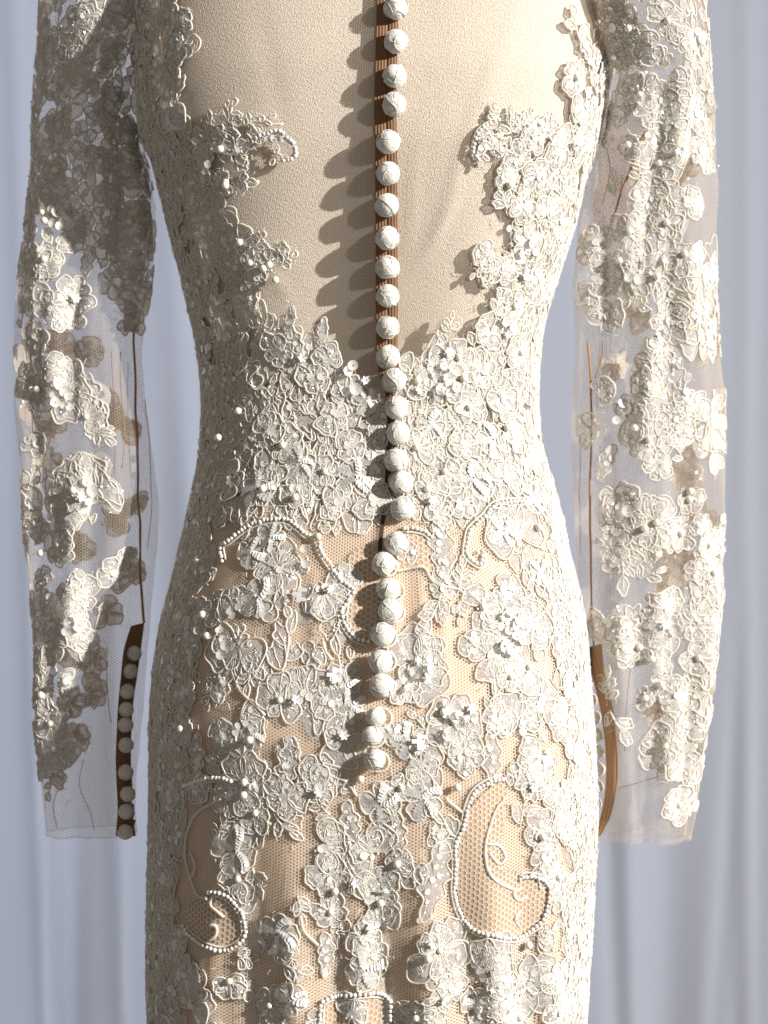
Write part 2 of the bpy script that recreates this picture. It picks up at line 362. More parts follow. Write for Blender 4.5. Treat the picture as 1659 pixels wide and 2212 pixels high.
def resample(p, step, closed=False):
    p = np.asarray(p, float)
    if closed: p = np.vstack([p, p[:1]])
    s = np.concatenate([[0], np.cumsum(np.linalg.norm(np.diff(p[:, :2], axis=0), axis=1))])
    n = max(4, int(round(s[-1]/step))+1); t = np.linspace(0, s[-1], n)
    q = np.stack([np.interp(t, s, p[:, i]) for i in range(p.shape[1])], 1)
    return q[:-1] if closed else q
def spline(p, per=8, closed=False):
    p = np.asarray(p, float)
    q = np.vstack([p[-1:], p, p[:2]]) if closed else np.vstack([2*p[0]-p[1], p, 2*p[-1]-p[-2]])
    out = []; t = np.linspace(0, 1, per, endpoint=False)[:, None]
    for i in range(1, len(q)-2):
        a, b, c, d = q[i-1], q[i], q[i+1], q[i+2]
        out.append(.5*((2*b)+(-a+c)*t+(2*a-5*b+4*c-d)*t**2+(-a+3*b-3*c+d)*t**3))
    out = np.vstack(out)
    return out if closed else np.vstack([out, p[-1:]])
def cord(pc, F, path, r=3.0, closed=False, m='cord', sides=4, step=6.2, lift=None):
    q = resample(path, step, closed)
    if q.shape[1] == 2: q = np.column_stack([q, np.full(len(q), r*.9 if lift is None else lift)])
    P, Nn = F(q)
    if closed: T = np.roll(P, -1, 0)-np.roll(P, 1, 0)
    else: T = np.gradient(P, axis=0)
    T /= np.linalg.norm(T, axis=1, keepdims=True)+1e-12
    B = np.cross(T, Nn); B /= np.linalg.norm(B, axis=1, keepdims=True)+1e-12
    Nn = np.cross(B, T)
    a = np.arange(sides)/sides*2*np.pi; k = len(P)
    rv = np.full(k, float(r)) if r < 3.3 else r*(1+.22*rng.uniform(-1, 1, k))
    V = P[:, None]+S*rv[:, None, None]*(np.cos(a)[None, :, None]*Nn[:, None]+np.sin(a)[None, :, None]*B[:, None])
    i = np.arange(k if closed else k-1)[:, None]; i2 = (i+1) % k; j = np.arange(sides)[None, :]; j2 = (j+1) % sides
    fc = np.stack([i*sides+j, i*sides+j2, i2*sides+j2, i2*sides+j], -1).reshape(-1, 4)
    uv = np.stack(np.broadcast_arrays(np.arange(k)[:, None]*step*S, (a*r*S)[None, :]), -1).reshape(-1, 2)
    faces = [fc]
    if not closed:
        faces.append(np.stack([np.full(sides-2, 0), np.arange(2, sides), np.arange(1, sides-1)], 1))
        e = (k-1)*sides; faces.append(np.stack([np.full(sides-2, e), e+np.arange(1, sides-1), e+np.arange(2, sides)], 1))
    pc.add(V.reshape(-1, 3), uv, faces, m)
def fill(pc, F, outline, h=3.0, m='organza', base=1.2, seed=0, rings=(.0, .4, .75, 1.0)):
    o = np.asarray(outline, float)[:, :2]; k = len(o); c = o.mean(0); r = np.random.default_rng(seed)
    vs, n = [np.array([[c[0], c[1], base+h*.5]])], 1
    for t in rings[1:]:
        hh = base+h*(1-t**2)*.6+r.normal(0, .35*h if t < 1 else .1, k)*.6+h*.6*math.sin(t*3.0)*.5
        vs.append(np.column_stack([c+(o-c)*t, np.maximum(hh, .6)]))
    q = np.vstack(vs); P, _ = F(q)
    i = np.arange(k); j = (i+1) % k
    faces = [np.stack([np.zeros(k, int), 1+i, 1+j], 1)]
    for g in range(len(rings)-2):
        a, b = 1+g*k, 1+(g+1)*k
        faces.append(np.stack([a+i, b+i, b+j, a+j], 1))
    pc.add(P, q[:, :2]*S+r.uniform(0, 1, 2), faces, m)
def disc(pc, F, c, rad, m='sequin', tilt=.3, az=0, h=3.0, sides=10, cup=.18, petal=0):
    a = np.arange(sides)/sides*2*np.pi
    rr = np.full(sides, rad)
    if petal: rr = rad*(.80+.20*np.cos(a*petal))
    q0 = np.column_stack([rr*np.cos(a), rr*np.sin(a), np.full(sides, cup*rad)]); q1 = np.array([[0, 0, 0.]])
    q = np.vstack([q0, q1]); ca, sa = math.cos(az), math.sin(az)
    # tilt about axis az
    along = q[:, 0]*ca+q[:, 1]*sa; across = -q[:, 0]*sa+q[:, 1]*ca
    al2 = along*math.cos(tilt)-q[:, 2]*math.sin(tilt)*0; hz = q[:, 2]+along*math.sin(tilt)
    q = np.column_stack([al2*ca-across*sa, al2*sa+across*ca, hz-hz.min()*.4])
    q[:, :2] += c; q[:, 2] = np.maximum(q[:, 2]+h, .8)
    P, _ = F(q); i = np.arange(sides)
    pc.add(P, q[:, :2]*S, [np.stack([np.full(sides, sides), i, (i+1) % sides], 1)], m)
_ball = {}
def ball_template(seg, ring):
    if (seg, ring) not in _ball:
        v = [(0, 0, 1.)]
        for i in range(1, ring):
            ph = math.pi*i/ring
            for j in range(seg): v.append((math.sin(ph)*math.cos(2*math.pi*j/seg), math.sin(ph)*math.sin(2*math.pi*j/seg), math.cos(ph)))
        v.append((0, 0, -1.)); n = len(v)
        t, q = [], []
        for j in range(seg): t.append((0, 1+j, 1+(j+1) % seg)); t.append((n-1, n-1-seg+(j+1) % seg, n-1-seg+j))
        for i in range(ring-2):
            a = 1+i*seg
            for j in range(seg): q.append((a+j, a+seg+j, a+seg+(j+1) % seg, a+(j+1) % seg))
        _ball[(seg, ring)] = np.array(v), np.array(t), np.array(q)
    return _ball[(seg, ring)]
def bead(pc, F, c, r, h=None, m='bead', seg=7, ring=5, squash=1.0):
    v, t, q = ball_template(seg, ring)
    P, _ = F(np.array([[c[0], c[1], r if h is None else h]]))
    pc.add(P+v*r*S*np.array([1, 1, squash]), np.zeros((len(v), 2)), [t, q], m)
def petal(R, hw, seed, r0=.12, n=34, tip=0.0, scallop=.07):
    r = np.random.default_rng(seed); t = np.arange(n)/n*2*np.pi
    al = (.5-.5*np.cos(t)); wd = np.sin(t)*(.62+.5*al)
    x = R*(r0+(1-r0)*al); y = hw*wd
    if tip: x = x+tip*R*np.exp(-((t-np.pi)/.35)**2)
    nz = 1+scallop*np.sin(r.integers(3, 7)*t+r.uniform(0, 6))*al+smooth_noise(t/6.283, 6, .085, seed+1)
    return np.column_stack([x*(1+(nz-1)*.8), y*nz])
def rot2(p, a):
    c, s = math.cos(a), math.sin(a); p = np.asarray(p, float); q = p.copy()
    q[:, 0] = p[:, 0]*c-p[:, 1]*s; q[:, 1] = p[:, 0]*s+p[:, 1]*c
    return q
CR = 2.0
def g_flower(pc, F, R, seed, n=None, bling=.5, pearl=.3, double=.35, cr=CR, c=(0, 0)):
    r = np.random.default_rng(seed); n = n or int(r.integers(4, 7)); a0 = r.uniform(0, 6.28); c = np.array(c, float); whole = r.random() < .6
    for i in range(n):
        a = a0+(2*np.pi/n if whole else 3.7/n)*i+r.normal(0, .10); rr = R*r.uniform(.68, 1.15)*(1.0 if whole else 1.2)
        o = rot2(petal(rr, rr*math.sin(math.pi/n)*r.uniform(.78, .98), seed*31+i), a)+c
        lift = r.uniform(.3, 3.0)
        fill(pc, F, o[::2], h=3.2+lift*.6, seed=seed+i, base=1.2)
        oc = np.column_stack([o, 2.4+lift*np.clip(np.linalg.norm(o-c, axis=1)/R, 0, 1)])
        cord(pc, F, oc, cr, True)
        if r.random() < double:
            o2 = c+(o-c)*.78+np.array([math.cos(a), math.sin(a)])*rr*.08
            cord(pc, F, np.column_stack([o2, np.full(len(o2), 3.5)]), cr*.7, True)
        for _ in range(int(r.poisson(2.2*bling))):
            q = c+rot2(np.array([[rr*r.uniform(.3, .8), rr*r.normal(0, .12)]]), a)[0]
            disc(pc, F, q, r.uniform(5, 8.5), 'sequin', r.uniform(.05, .35), r.uniform(0, 6.28), 4.0, 8, cup=.1)
        # curling thread inside the petal, then veins
        for _ in range(2):
            q = c+rot2(np.array([[rr*r.uniform(.35, .75), rr*r.normal(0, .10)]]), a)[0]; th = np.linspace(0, r.uniform(5, 11), 16); sp = rr*r.uniform(.10, .2)*(1-.04*th)
            cord(pc, F, np.column_stack([q[0]+sp*np.cos(th+r.uniform(0, 6))+th*.5, q[1]+sp*1.2*np.sin(th), np.full(16, 4.6)]), .8, m='thread', sides=3, step=7)
        for _ in range(2):
            b = a+r.normal(0, .18); L = rr*r.uniform(.5, .85)
            cord(pc, F, np.column_stack([np.linspace(.1, 1, 5)*L*math.cos(b)+c[0], np.linspace(.1, 1, 5)*L*math.sin(b)+c[1]+r.normal(0, 1.5, 5), np.full(5, 4.0)]), 1.0, m='thread', sides=3, step=7)
    if r.random() < pearl: bead(pc, F, c, r.uniform(6.5, 8.5), 7.5, 'pearl', 10, 7)
    else:
        for _ in range(int(2+3*bling)): disc(pc, F, c+r.normal(0, R*.14, 2), r.uniform(6, 9), 'sequin', r.uniform(.1, .5), r.uniform(0, 6.28), 6.0, 9)
    for _ in range(int(4*bling)): bead(pc, F, c+r.normal(0, R*.3, 2), r.uniform(1.8, 3.2), 5.0, 'bead', 6, 4)
def g_leaf(pc, F, R, seed, n=None, spread=None, cr=CR, m='organza'):
    """a spray: leaves alternating up a bent stem, one at the tip, long axis up"""
    r = np.random.default_rng(seed); n = n or int(r.integers(3, 6)); bend = r.normal(0, .35); side = r.choice([-1, 1])
    ty = np.linspace(0, 1, 7); stem = np.column_stack([bend*R*ty**2*.6, R*(.75-1.15*ty), np.full(7, 3.0)])
    cord(pc, F, stem, cr*1.1)
    for i in range(n):
        t = 1.0 if i == n-1 else .1+.8*i/max(1, n-1)
        b = np.array([np.interp(t, ty, stem[:, 0]), np.interp(t, ty, stem[:, 1])])
        if i == n-1: a = -math.pi/2+bend*.8+r.normal(0, .12)
        else: a = -math.pi/2+side*(-1)**i*r.uniform(.55, 1.15)+bend*.4
        L = R*r.uniform(.62, .95)*(1.0 if i == n-1 else 1.12-.3*t)
        o = rot2(petal(L, L*r.uniform(.26, .40), seed*17+i, .04, tip=r.uniform(0, .15), scallop=.13), a)+b
        fill(pc, F, o[::2], h=2.5, m=m if r.random() < .75 else 'fuzz', seed=seed+i)
        cord(pc, F, np.column_stack([o, np.full(len(o), 2.4+r.uniform(0, 2))]), cr, True)
        mid = np.column_stack([b[0]+np.linspace(.1, .8, 6)*L*math.cos(a), b[1]+np.linspace(.1, .8, 6)*L*math.sin(a), np.full(6, 3.6)])
        cord(pc, F, mid+np.column_stack([r.normal(0, 1.2, (6, 2)), np.zeros(6)]), 1.0, m='thread', sides=3, step=8)
def g_vine(pc, F, R, seed, cr=CR):
    """a lobed leaf chain, long axis up"""
    r = np.random.default_rng(seed); k = 4
    pts = []
    for s in (1, -1):
        for i in range(k*2+1):
            t = i/(k*2); t = t if s == 1 else 1-t
            wd = (.42*math.sin(math.pi*min(1, t*.95+.06))+.06)*(1.0 if (i % 2 == 1) else .58)*R
            pts.append((s*wd+r.normal(0, R*.03), (t-.5)*2*R+r.normal(0, R*.03)))
    o = spline(np.array(pts), 5, True)
    fill(pc, F, o[::2], h=3.5, seed=seed)
    cord(pc, F, np.column_stack([o, np.full(len(o), 3.0)]), cr, True)
    mid = np.column_stack([r.normal(0, 1.5, 9), np.linspace(-.8, .9, 9)*R, np.full(9, 4.0)])
    for i in range(9):
        disc(pc, F, mid[i, :2]+r.normal(0, R*.08, 2), r.uniform(4.5, 7.5), 'sequin', r.uniform(.1, .5), r.uniform(0, 6), 4.5, 8)
def g_coil(pc, F, R, seed, cr=CR):
    """petals packed with rows of small overlapping sequins"""
    r = np.random.default_rng(seed); n = int(r.integers(4, 6)); a0 = r.uniform(0, 6.28)
    for i in range(n):
        a = a0+2*np.pi*i/n+r.normal(0, .12); rr = R*r.uniform(.85, 1.05)
        o = rot2(petal(rr, rr*math.sin(math.pi/n)*.85, seed*13+i), a)
        fill(pc, F, o[::2], h=2.0, m='fuzz', seed=seed+i)
        cord(pc, F, np.column_stack([o, np.full(len(o), 3.0)]), cr, True)
        cur = r.normal(0, .5)
        for t in np.linspace(.18, .92, max(5, int(rr/6.5))):
            for off in ((-.10, .12) if rr > 34 else (0,)):
                b = a+cur*(t-.4)+off
                disc(pc, F, (rr*t*math.cos(b), rr*t*math.sin(b)), r.uniform(5, 6.4), 'white_sequin' if r.random() < .4 else 'sequin', .48, a+math.pi+r.normal(0, .15), 4.5+3*math.sin(t*3), 9)
def g_tangle(pc, F, R, seed, k=3, cr=CR, bling=.5, stretch=1.0, fillm='fuzz'):
    """loose soutache loops over a scrap of embroidery"""
    r = np.random.default_rng(seed)
    th = np.arange(18)/18*2*np.pi
    o = np.column_stack([R*.95*np.cos(th), R*.95*stretch*np.sin(th)])*(1+smooth_noise(th/6.283, 5, .16, seed))[:, None]
    fill(pc, F, o, h=2.2, m=fillm if r.random() < .45 else 'organza', seed=seed)
    for i in range(k):
        n = 30; t = np.arange(n)/n; c = r.normal(0, R*.34, 2)*np.array([1, stretch]); rr = R*r.uniform(.38, .72); lob = r.integers(3, 6)
        a = 2*np.pi*t; rad = rr*(1+.33*np.sin(lob*a+r.uniform(0, 6))+smooth_noise(t, 5, .10, seed*7+i))
        q = np.column_stack([c[0]+rad*np.cos(a), c[1]+rad*np.sin(a)*stretch, 2.8+1.6*np.sin(a*2+r.uniform(0, 6))+r.uniform(0, 2)])
        cord(pc, F, q, cr*r.uniform(.8, 1.05), True, step=7)
    for _ in range(int(r.poisson(3*bling))): disc(pc, F, r.normal(0, R*.45, 2), r.uniform(5, 9), 'sequin', r.uniform(.1, .7), r.uniform(0, 6.28), 5, 9)
    for _ in range(int(r.poisson(3*bling))): bead(pc, F, r.normal(0, R*.5, 2), r.uniform(2, 3.4), 4.5, 'bead', 6, 4)
def g_small(pc, F, R, seed, cr=1.8, stretch=1.3):
    r = np.random.default_rng(seed); n = int(r.integers(3, 6)); a0 = r.uniform(0, 6.28)
    for i in range(n):
        a = a0+2*np.pi*i/n+r.normal(0, .2); rr = R*r.uniform(.7, 1.15)
        o = rot2(petal(rr, rr*math.sin(math.pi/max(n, 4))*r.uniform(.7, 1.0), seed*31+i, n=22), a)*np.array([1, stretch])
        fill(pc, F, o[::2], h=2.4, m='organza' if r.random() < .7 else 'fuzz', seed=seed+i, base=1.0, rings=(0, .6, 1.0))
        cord(pc, F, np.column_stack([o, np.full(len(o), 2.0+r.uniform(0, 2))]), cr, True, step=7)
    if r.random() < .5:
        for _ in range(int(r.integers(1, 5))): disc(pc, F, r.normal(0, R*.35, 2), r.uniform(5, 8), 'sequin', r.uniform(.1, .6), r.uniform(0, 6), 5, 8)
    else:
        for _ in range(3): bead(pc, F, r.normal(0, R*.3, 2), r.uniform(2, 3.4), 4.5, 'bead', 6, 4)
def g_fringe(pc, F, R, seed, k=10):
    r = np.random.default_rng(seed)
    for i in range(k):
        a = r.uniform(0, 6.28); p0 = r.normal(0, R*.5, 2); L = r.uniform(8, 20)
        t = np.linspace(0, 1, 5)[:, None]
        q = p0+t*L*np.array([math.cos(a), math.sin(a)])+np.column_stack([r.normal(0, 1.6, 5), r.normal(0, 1.6, 5)])
        cord(pc, F, np.column_stack([q, 2+t[:, 0]*r.uniform(2, 7)]), .6, m='thread', sides=3, step=4)
def path_on(surf, pts, near=True):
    """photograph points -> a mapper around the first point and local coordinates of the path"""
    loc = [surf.locate(u, v, near) for u, v in pts]
    f0, v0 = loc[0]; per = np.interp(v0, surf.V, surf.per); p, _ = surf.at(np.array([f0]), np.array([v0])); k = S*(D+p[0, 1])/D
    return surf.mapper(f0, v0), np.array([((f-f0)*per/k, v-v0) for f, v in loc])
def scroll(pc, surf, pts, beads=4.7, cr=2.4, off=7.5, near=True, h=5.0, bm='bead'):
    F, q = path_on(surf, pts, near)
    s = spline(q, 8)
    T = np.gradient(s, axis=0); T /= np.linalg.norm(T, axis=1, keepdims=True)+1e-9; Nn = np.column_stack([-T[:, 1], T[:, 0]])
    if cr:
        cord(pc, F, np.column_stack([s+Nn*(off if beads else 0), np.full(len(s), h)]), cr)
    if beads:
        b = resample(s, beads*1.95)
        for p in b: bead(pc, F, p+rng.normal(0, .7, 2), beads*rng.uniform(.82, 1.08), beads+2.5, bm, 8, 6)

# ------------------------------------------------------------------ the curtain behind
def curtain():
    nx, nz = 420, 60
    s = np.linspace(0, 1, nx); z = np.linspace(-1.0, 1.0, nz)
    # plan curve: in front of the window behind the dress, with an unseen turn forward at the right, added to block the sun
    px = np.array([-1.1, -.75, -.55, -.3, 0, .25, .45, .56, .585, .57, .50, .43, .39]); py = np.array([.66, .64, .625, .63, .64, .66, .66, .60, .46, .30, .17, .09, .045])
    t = np.concatenate([[0], np.cumsum(np.hypot(np.diff(px), np.diff(py)))]); t /= t[-1]
    pl = spline(np.column_stack([px, py]), 40); tt = np.linspace(0, 1, len(pl))
    X = np.interp(s, tt, pl[:, 0]); Y = np.interp(s, tt, pl[:, 1])
    V = np.zeros((nz, nx, 3))
    r = np.random.default_rng(5)
    folds = []
    for _ in range(26): folds.append((r.uniform(-.9, .75), r.normal(0, .05), r.uniform(.008, .03), r.uniform(-.02, .022)))
    # the folds one can see left of the dress: (x at the top, drift to the bottom, width, depth)
    for f in ((-.395, .035, .010, -.05), (-.36, .01, .02, .03), (-.31, .035, .012, -.035), (-.27, .04, .02, .02), (-.235, .06, .014, -.045), (-.20, .05, .015, .03), (-.165, -.03, .016, -.04), (.24, .03, .012, -.02), (.33, -.02, .03, .02), (.40, .0, .012, -.02)):
        folds.append(f)
    for i, zz in enumerate(z):
        g = np.zeros(nx); lo = np.clip((.25-zz)/.8, .15, 1.0)
        for x0, dr, wd, am in folds: g += .85*am*lo*np.exp(-((X-x0-dr*(.4-zz))/wd)**2)
        V[i, :, 0] = X; V[i, :, 1] = Y+g-.085*np.clip((s-.86)/.14, 0, 1)*np.clip((.24-zz)/.16, 0, 1); V[i, :, 2] = zz  # unseen right edge reaches further forward low down, to shade the right sleeve
    a = np.arange(nz-1)[:, None]*nx; c = np.arange(nx-1)
    q = np.stack([a+c, a+c+1, a+nx+c+1, a+nx+c], -1).reshape(-1, 4)
    o = link('curtain', make_mesh('curtain', V.reshape(-1, 3), [(q, 0)], ['curtain']))
    tag(o, 'white sheer curtain hanging in soft folds behind the lace dress', 'curtain')
curtain()

# ------------------------------------------------------------------ the dress form and the dress
fm = link('dress_form', form.mesh('dress_form', ['cream'], step=(2, 2)))
tag(fm, 'cream cloth covered dress form torso wearing the lace gown', 'dress form')
dress = empty('wedding_dress', (0, 0, 0))
tag(dress, 'ivory beaded lace wedding dress with sheer sleeves and a row of back buttons', 'dress')
link('bodice', body.mesh('bodice', ['bodice_net'], rows=(-180, 1130), frange=(-.36, .36), step=(2, 2)), dress)
skirt = link('skirt', body.mesh('skirt', ['lining'], rows=(1096, 2480), off=-.0018, step=(2, 2)), dress)
link('skirt_net', body.mesh('skirt_net', ['skirt_net'], rows=(1090, 2480), off=.0001, step=(2, 2)), skirt)

counts = {}
def finish(pc, name, parent, label=None):
    o = link(name, pc.build(name), parent); counts[name] = counts.get(name, 0)+1
    return o
GEN = {'F': ('lace_flower', g_flower), 'L': ('lace_leaf', g_leaf), 'V': ('lace_leaf', g_vine), 'C': ('sequin_flower', g_coil), 'T': ('lace_scrap', g_tangle)}
seedc = [100]
def motif(surf, parent, typ, u, v, R, rot=None, near=True, lift=0.0, **kw):
    seedc[0] += 1; sd = seedc[0]
    f0, v0 = surf.locate(u, v, near)
    rot = rng.uniform(0, 6.28) if rot is None and typ in 'FCT' else (rng.normal(0, .5) if rot is None else math.radians(rot))
    G = surf.mapper(f0, v0, rot)
    F = G if not lift else (lambda q: G(q+np.array([0, 0, lift])))
    pc = Piece(); name, fn = GEN[typ]
    fn(pc, F, R, sd, **kw)
    g_fringe(pc, F, R, sd, 8)
    return finish(pc, name, parent)

# motifs on the skirt, set out as in the photograph (type, x, y, size, turn)
SK = '''F 510 1320 42;F 512 1390 58;L 630 1410 62 20;F 605 1230 58;C 545 1195 34;C 588 1160 30;C 560 1290 38;L 615 1295 34 160;F 700 1280 44;F 745 1250 26
F 605 1510 48;F 661 1502 46;F 705 1512 36;C 743 1485 36;C 763 1527 30;F 746 1590 46;L 730 1440 42 -30;L 545 1455 38 180;F 523 1569 42;F 479 1590 34;C 552 1592 24;V 617 1650 55 15;F 690 1669 52;F 684 1706 38
F 529 1690 58;F 494 1720 38;F 617 1716 46;F 552 1757 42;L 608 1783 34 150;L 476 1795 38 0;C 511 1838 50;F 513 1897 36;L 552 1900 30 160;V 426 1634 45 0;F 359 1599 34;F 394 1575 34;F 400 1496 38;F 368 1722 36;V 488 1475 40 10
F 700 1826 44;F 710 1886 50;F 806 1846 46;F 860 1866 34;F 826 1910 46;F 800 1945 44;F 713 1969 38;F 820 1990 38;C 816 1732 40;V 753 1780 44 -10;L 690 1749 30 -60;V 862 1806 44 0;F 786 2029 36;F 806 2062 42;C 786 2096 42
C 603 2012 44;F 615 2052 36;L 620 2092 40 120;F 586 2172 48;C 628 2160 36;V 703 2062 40 0;F 400 2110 44;F 420 2170 46;F 380 2040 36;F 360 1900 32;V 352 1820 44 0;T 350 1980 30
V 935 1905 74 14;L 968 1800 44 -50;F 946 2052 66;F 1053 2106 58;F 970 2136 38;F 1033 2179 44;F 1086 2160 48;L 940 2180 34 180;F 900 2200 34
F 1117 1160 56;C 1085 1150 36;L 1143 1249 36 160;C 1167 1236 30;V 956 1190 62 0;L 997 1247 34 30;L 942 1318 42 200;L 953 1283 26 -60;L 992 1322 24 170;F 1094 1280 40;F 1039 1310 38;F 1148 1350 48;F 1138 1440 44;F 1104 1462 36;F 1055 1420 42;F 1030 1390 34;F 1096 1353 60;V 1190 1301 52 0;V 1205 1400 44 0
F 896 1445 60;F 940 1420 34;F 870 1480 38;F 977 1560 56;L 1062 1522 40 0;F 1068 1560 34;V 1062 1634 50 0;F 1120 1560 46;F 1170 1510 50;F 1173 1630 52;C 880 1604 36;F 906 1657 42;C 915 1730 42;F 1000 1628 42;C 845 1590 26;F 870 1700 34
F 1156 1692 44;F 1166 1802 48;F 1173 1859 38;L 1126 1749 40 10;L 1180 2016 30 60;F 1156 2119 58;F 1200 2092 52;V 1228 1976 44 0;F 1210 1700 46;F 1225 1780 42;F 1220 1560 44;F 1235 1480 38;F 1240 1640 36;V 1210 1200 44 0;F 1200 1890 36;V 1215 1930 38 0
F 440 1330 36;V 420 1390 48 0;F 395 1330 34;V 400 1260 44 0;F 430 1210 32;V 375 1450 44 0;V 355 1530 44 0;F 430 1700 34;L 460 1500 30 180;V 350 1660 40 0;L 650 1960 28 160;F 760 2190 34;F 1120 2195 38;F 1210 2180 40;F 500 2120 30;L 530 2070 26 120;V 1250 2110 40 0;F 1240 1330 30;T 1235 1560 30;T 1255 1720 32;T 1262 1880 28;T 1255 2030 30'''
for ent in SK.replace('\n', ';').split(';'):
    t = ent.split(); 
    motif(body, dress, t[0], float(t[1]), float(t[2]), float(t[3])*1.06, float(t[4]) if len(t) > 4 else None, lift=1.5)
# the bodice: larger motifs by hand, then the close filling
BD = '''F 395 100 34;V 378 60 46 0;F 350 170 36;F 330 60 36;L 385 190 36 0;F 375 260 34;F 470 325 34;F 490 395 28;L 500 245 30 40;V 520 320 34 80;F 430 310 30;F 520 520 30;F 585 575 36;L 618 560 22 50;F 545 570 28;V 545 640 34 0
V 628 690 26 20;V 700 715 26 10;F 705 775 30;V 640 740 40 -20;F 600 760 44;F 680 815 40;F 748 845 30;F 580 930 38;F 610 960 34;C 650 1000 36;F 720 900 40;C 790 870 30;F 760 960 38;F 700 1020 40;C 770 1030 40;F 800 1080 34;F 640 1060 40;C 560 1060 40;F 500 1040 40;F 590 1010 36;F 730 1090 34;T 820 960 22;C 805 1000 24
L 1240 60 36 -30;V 1265 110 40 -40;F 1240 170 34;F 1260 230 36;V 1300 150 34 10;F 1250 300 34;F 1170 300 34;L 1095 270 30 -20;V 1060 305 26 60;F 1120 340 34;F 1160 380 36;L 1085 430 30 -30;F 1200 340 34;F 1130 450 34;F 1180 460 36;F 1060 545 30;F 1085 585 34;L 1030 580 24 230;F 1140 520 38;F 1150 590 36;L 1070 660 30 0;F 1110 660 36;F 1060 720 38;L 970 700 24 0;F 990 770 38;F 930 790 38;F 1040 800 42;F 1120 760 38;F 960 830 46;F 900 820 34;F 1080 860 40;F 1010 880 38;C 930 920 34;F 1000 960 38;C 1060 950 38;F 900 970 32;F 1110 940 36;F 960 1020 38;C 1020 1030 40;F 920 1060 36;F 1090 1040 40;F 1150 1000 34;C 1150 1080 34;F 1000 1090 34;F 950 1110 30'''
BD += ''';L 455 275 26 -20;L 540 262 22 60;L 575 262 20 80;V 590 300 20 90;T 555 300 22;T 500 290 24;T 520 350 20;F 450 360 26;L 530 390 22 110;T 470 290 22;L 600 335 20 200;T 1050 290 20;T 1075 320 22;T 1110 265 22;L 1140 255 24 20;T 1140 300 26;L 1060 245 20 -10;F 1095 380 28;T 1180 270 26;F 1205 290 28;L 1040 335 18 200;F 1110 560 26;T 1050 600 20;L 1120 420 24 -60;F 400 40 26;F 560 600 24;T 605 545 18;L 560 520 20 40'''
for ent in BD.replace('\n', ';').split(';'):
    t = ent.split()
    motif(body, dress, t[0], float(t[1]), float(t[2]), float(t[3]), float(t[4]) if len(t) > 4 else None, cr=2.2, lift=3.5)
def inside(poly, u, v):
    p = np.array(poly, float); c = np.zeros(u.shape, bool)
    for (x, y), (x2, y2) in zip(p, np.roll(p, -1, 0)):
        c ^= ((y > v) != (y2 > v)) & (u < (x2-x)*(v-y)/(y2-y+1e-9)+x)
    return c
POLY = [
 [(250, -120), (390, -120), (380, 40), (372, 200), (400, 285), (450, 330), (470, 420), (500, 500), (515, 570), (550, 660), (620, 720), (700, 760), (770, 850), (825, 900), (822, 1110), (700, 1105), (560, 1110), (440, 1120), (400, 1120), (430, 950), (425, 800), (385, 600), (330, 400), (300, 330)],
 [(1380, -120), (1340, 20), (1290, 120), (1250, 250), (1190, 320), (1140, 400), (1110, 480), (1110, 600), (1050, 720), (960, 760), (880, 790), (870, 900), (880, 1110), (1000, 1100), (1120, 1080), (1200, 1090), (1220, 1120), (1170, 950), (1180, 750), (1220, 600), (1250, 450), (1300, 330)],
 [(318, 1110), (430, 1110), (440, 1200), (420, 1300), (400, 1500), (395, 1700), (380, 1900), (385, 2230), (318, 2230)],
 [(1180, 1080), (1300, 1080), (1300, 2230), (1215, 2230), (1230, 1900), (1225, 1500), (1195, 1250)]]
def scatter(surf, polys, gap):
    ok = np.zeros(surf.U.shape, bool)
    for p in polys: ok |= inside(p, surf.U, surf.W)
    ok &= (np.abs(surf.f) < .30)[None, :]
    I, J = np.where(ok); o = rng.permutation(len(I)); I, J = I[o], J[o]; P = surf.P[I, J]; out = []
    alive = np.ones(len(I), bool)
    for k in range(len(I)):
        if not alive[k]: continue
        out.append((surf.f[J[k]]+rng.normal(0, .001), surf.V[I[k]]+rng.uniform(-3, 3)))
        alive &= np.sum((P-P[k])**2, 1) > (gap*S)**2
    return out
def filling(surf, pts, parent, R=(22, 34), k=(2, 4), stretch=1.35, fuzz=True):
    pc = Piece()
    for f0, v0 in pts:
        seedc[0] += 1
        F = surf.mapper(f0, v0, rng.normal(0, .4)); R0 = rng.uniform(*R)
        z = rng.random()
        if z < .25: g_tangle(pc, F, R0, seedc[0], int(rng.integers(*k)), cr=1.8, stretch=rng.uniform(1, 1.5)*stretch)
        elif z < .75: g_small(pc, F, R0*1.05, seedc[0], stretch=rng.uniform(.9, 1.3)*stretch)
        else: g_leaf(pc, F, R0*1.1, seedc[0], n=int(rng.integers(2, 4)), cr=1.8, m='organza')
        if fuzz: g_fringe(pc, F, R0, seedc[0], 3)
    o = link('lace_filling', pc.build('lace_filling'), parent); o['kind'] = 'stuff'
    return o
filling(body, scatter(body, POLY, 31), dress)

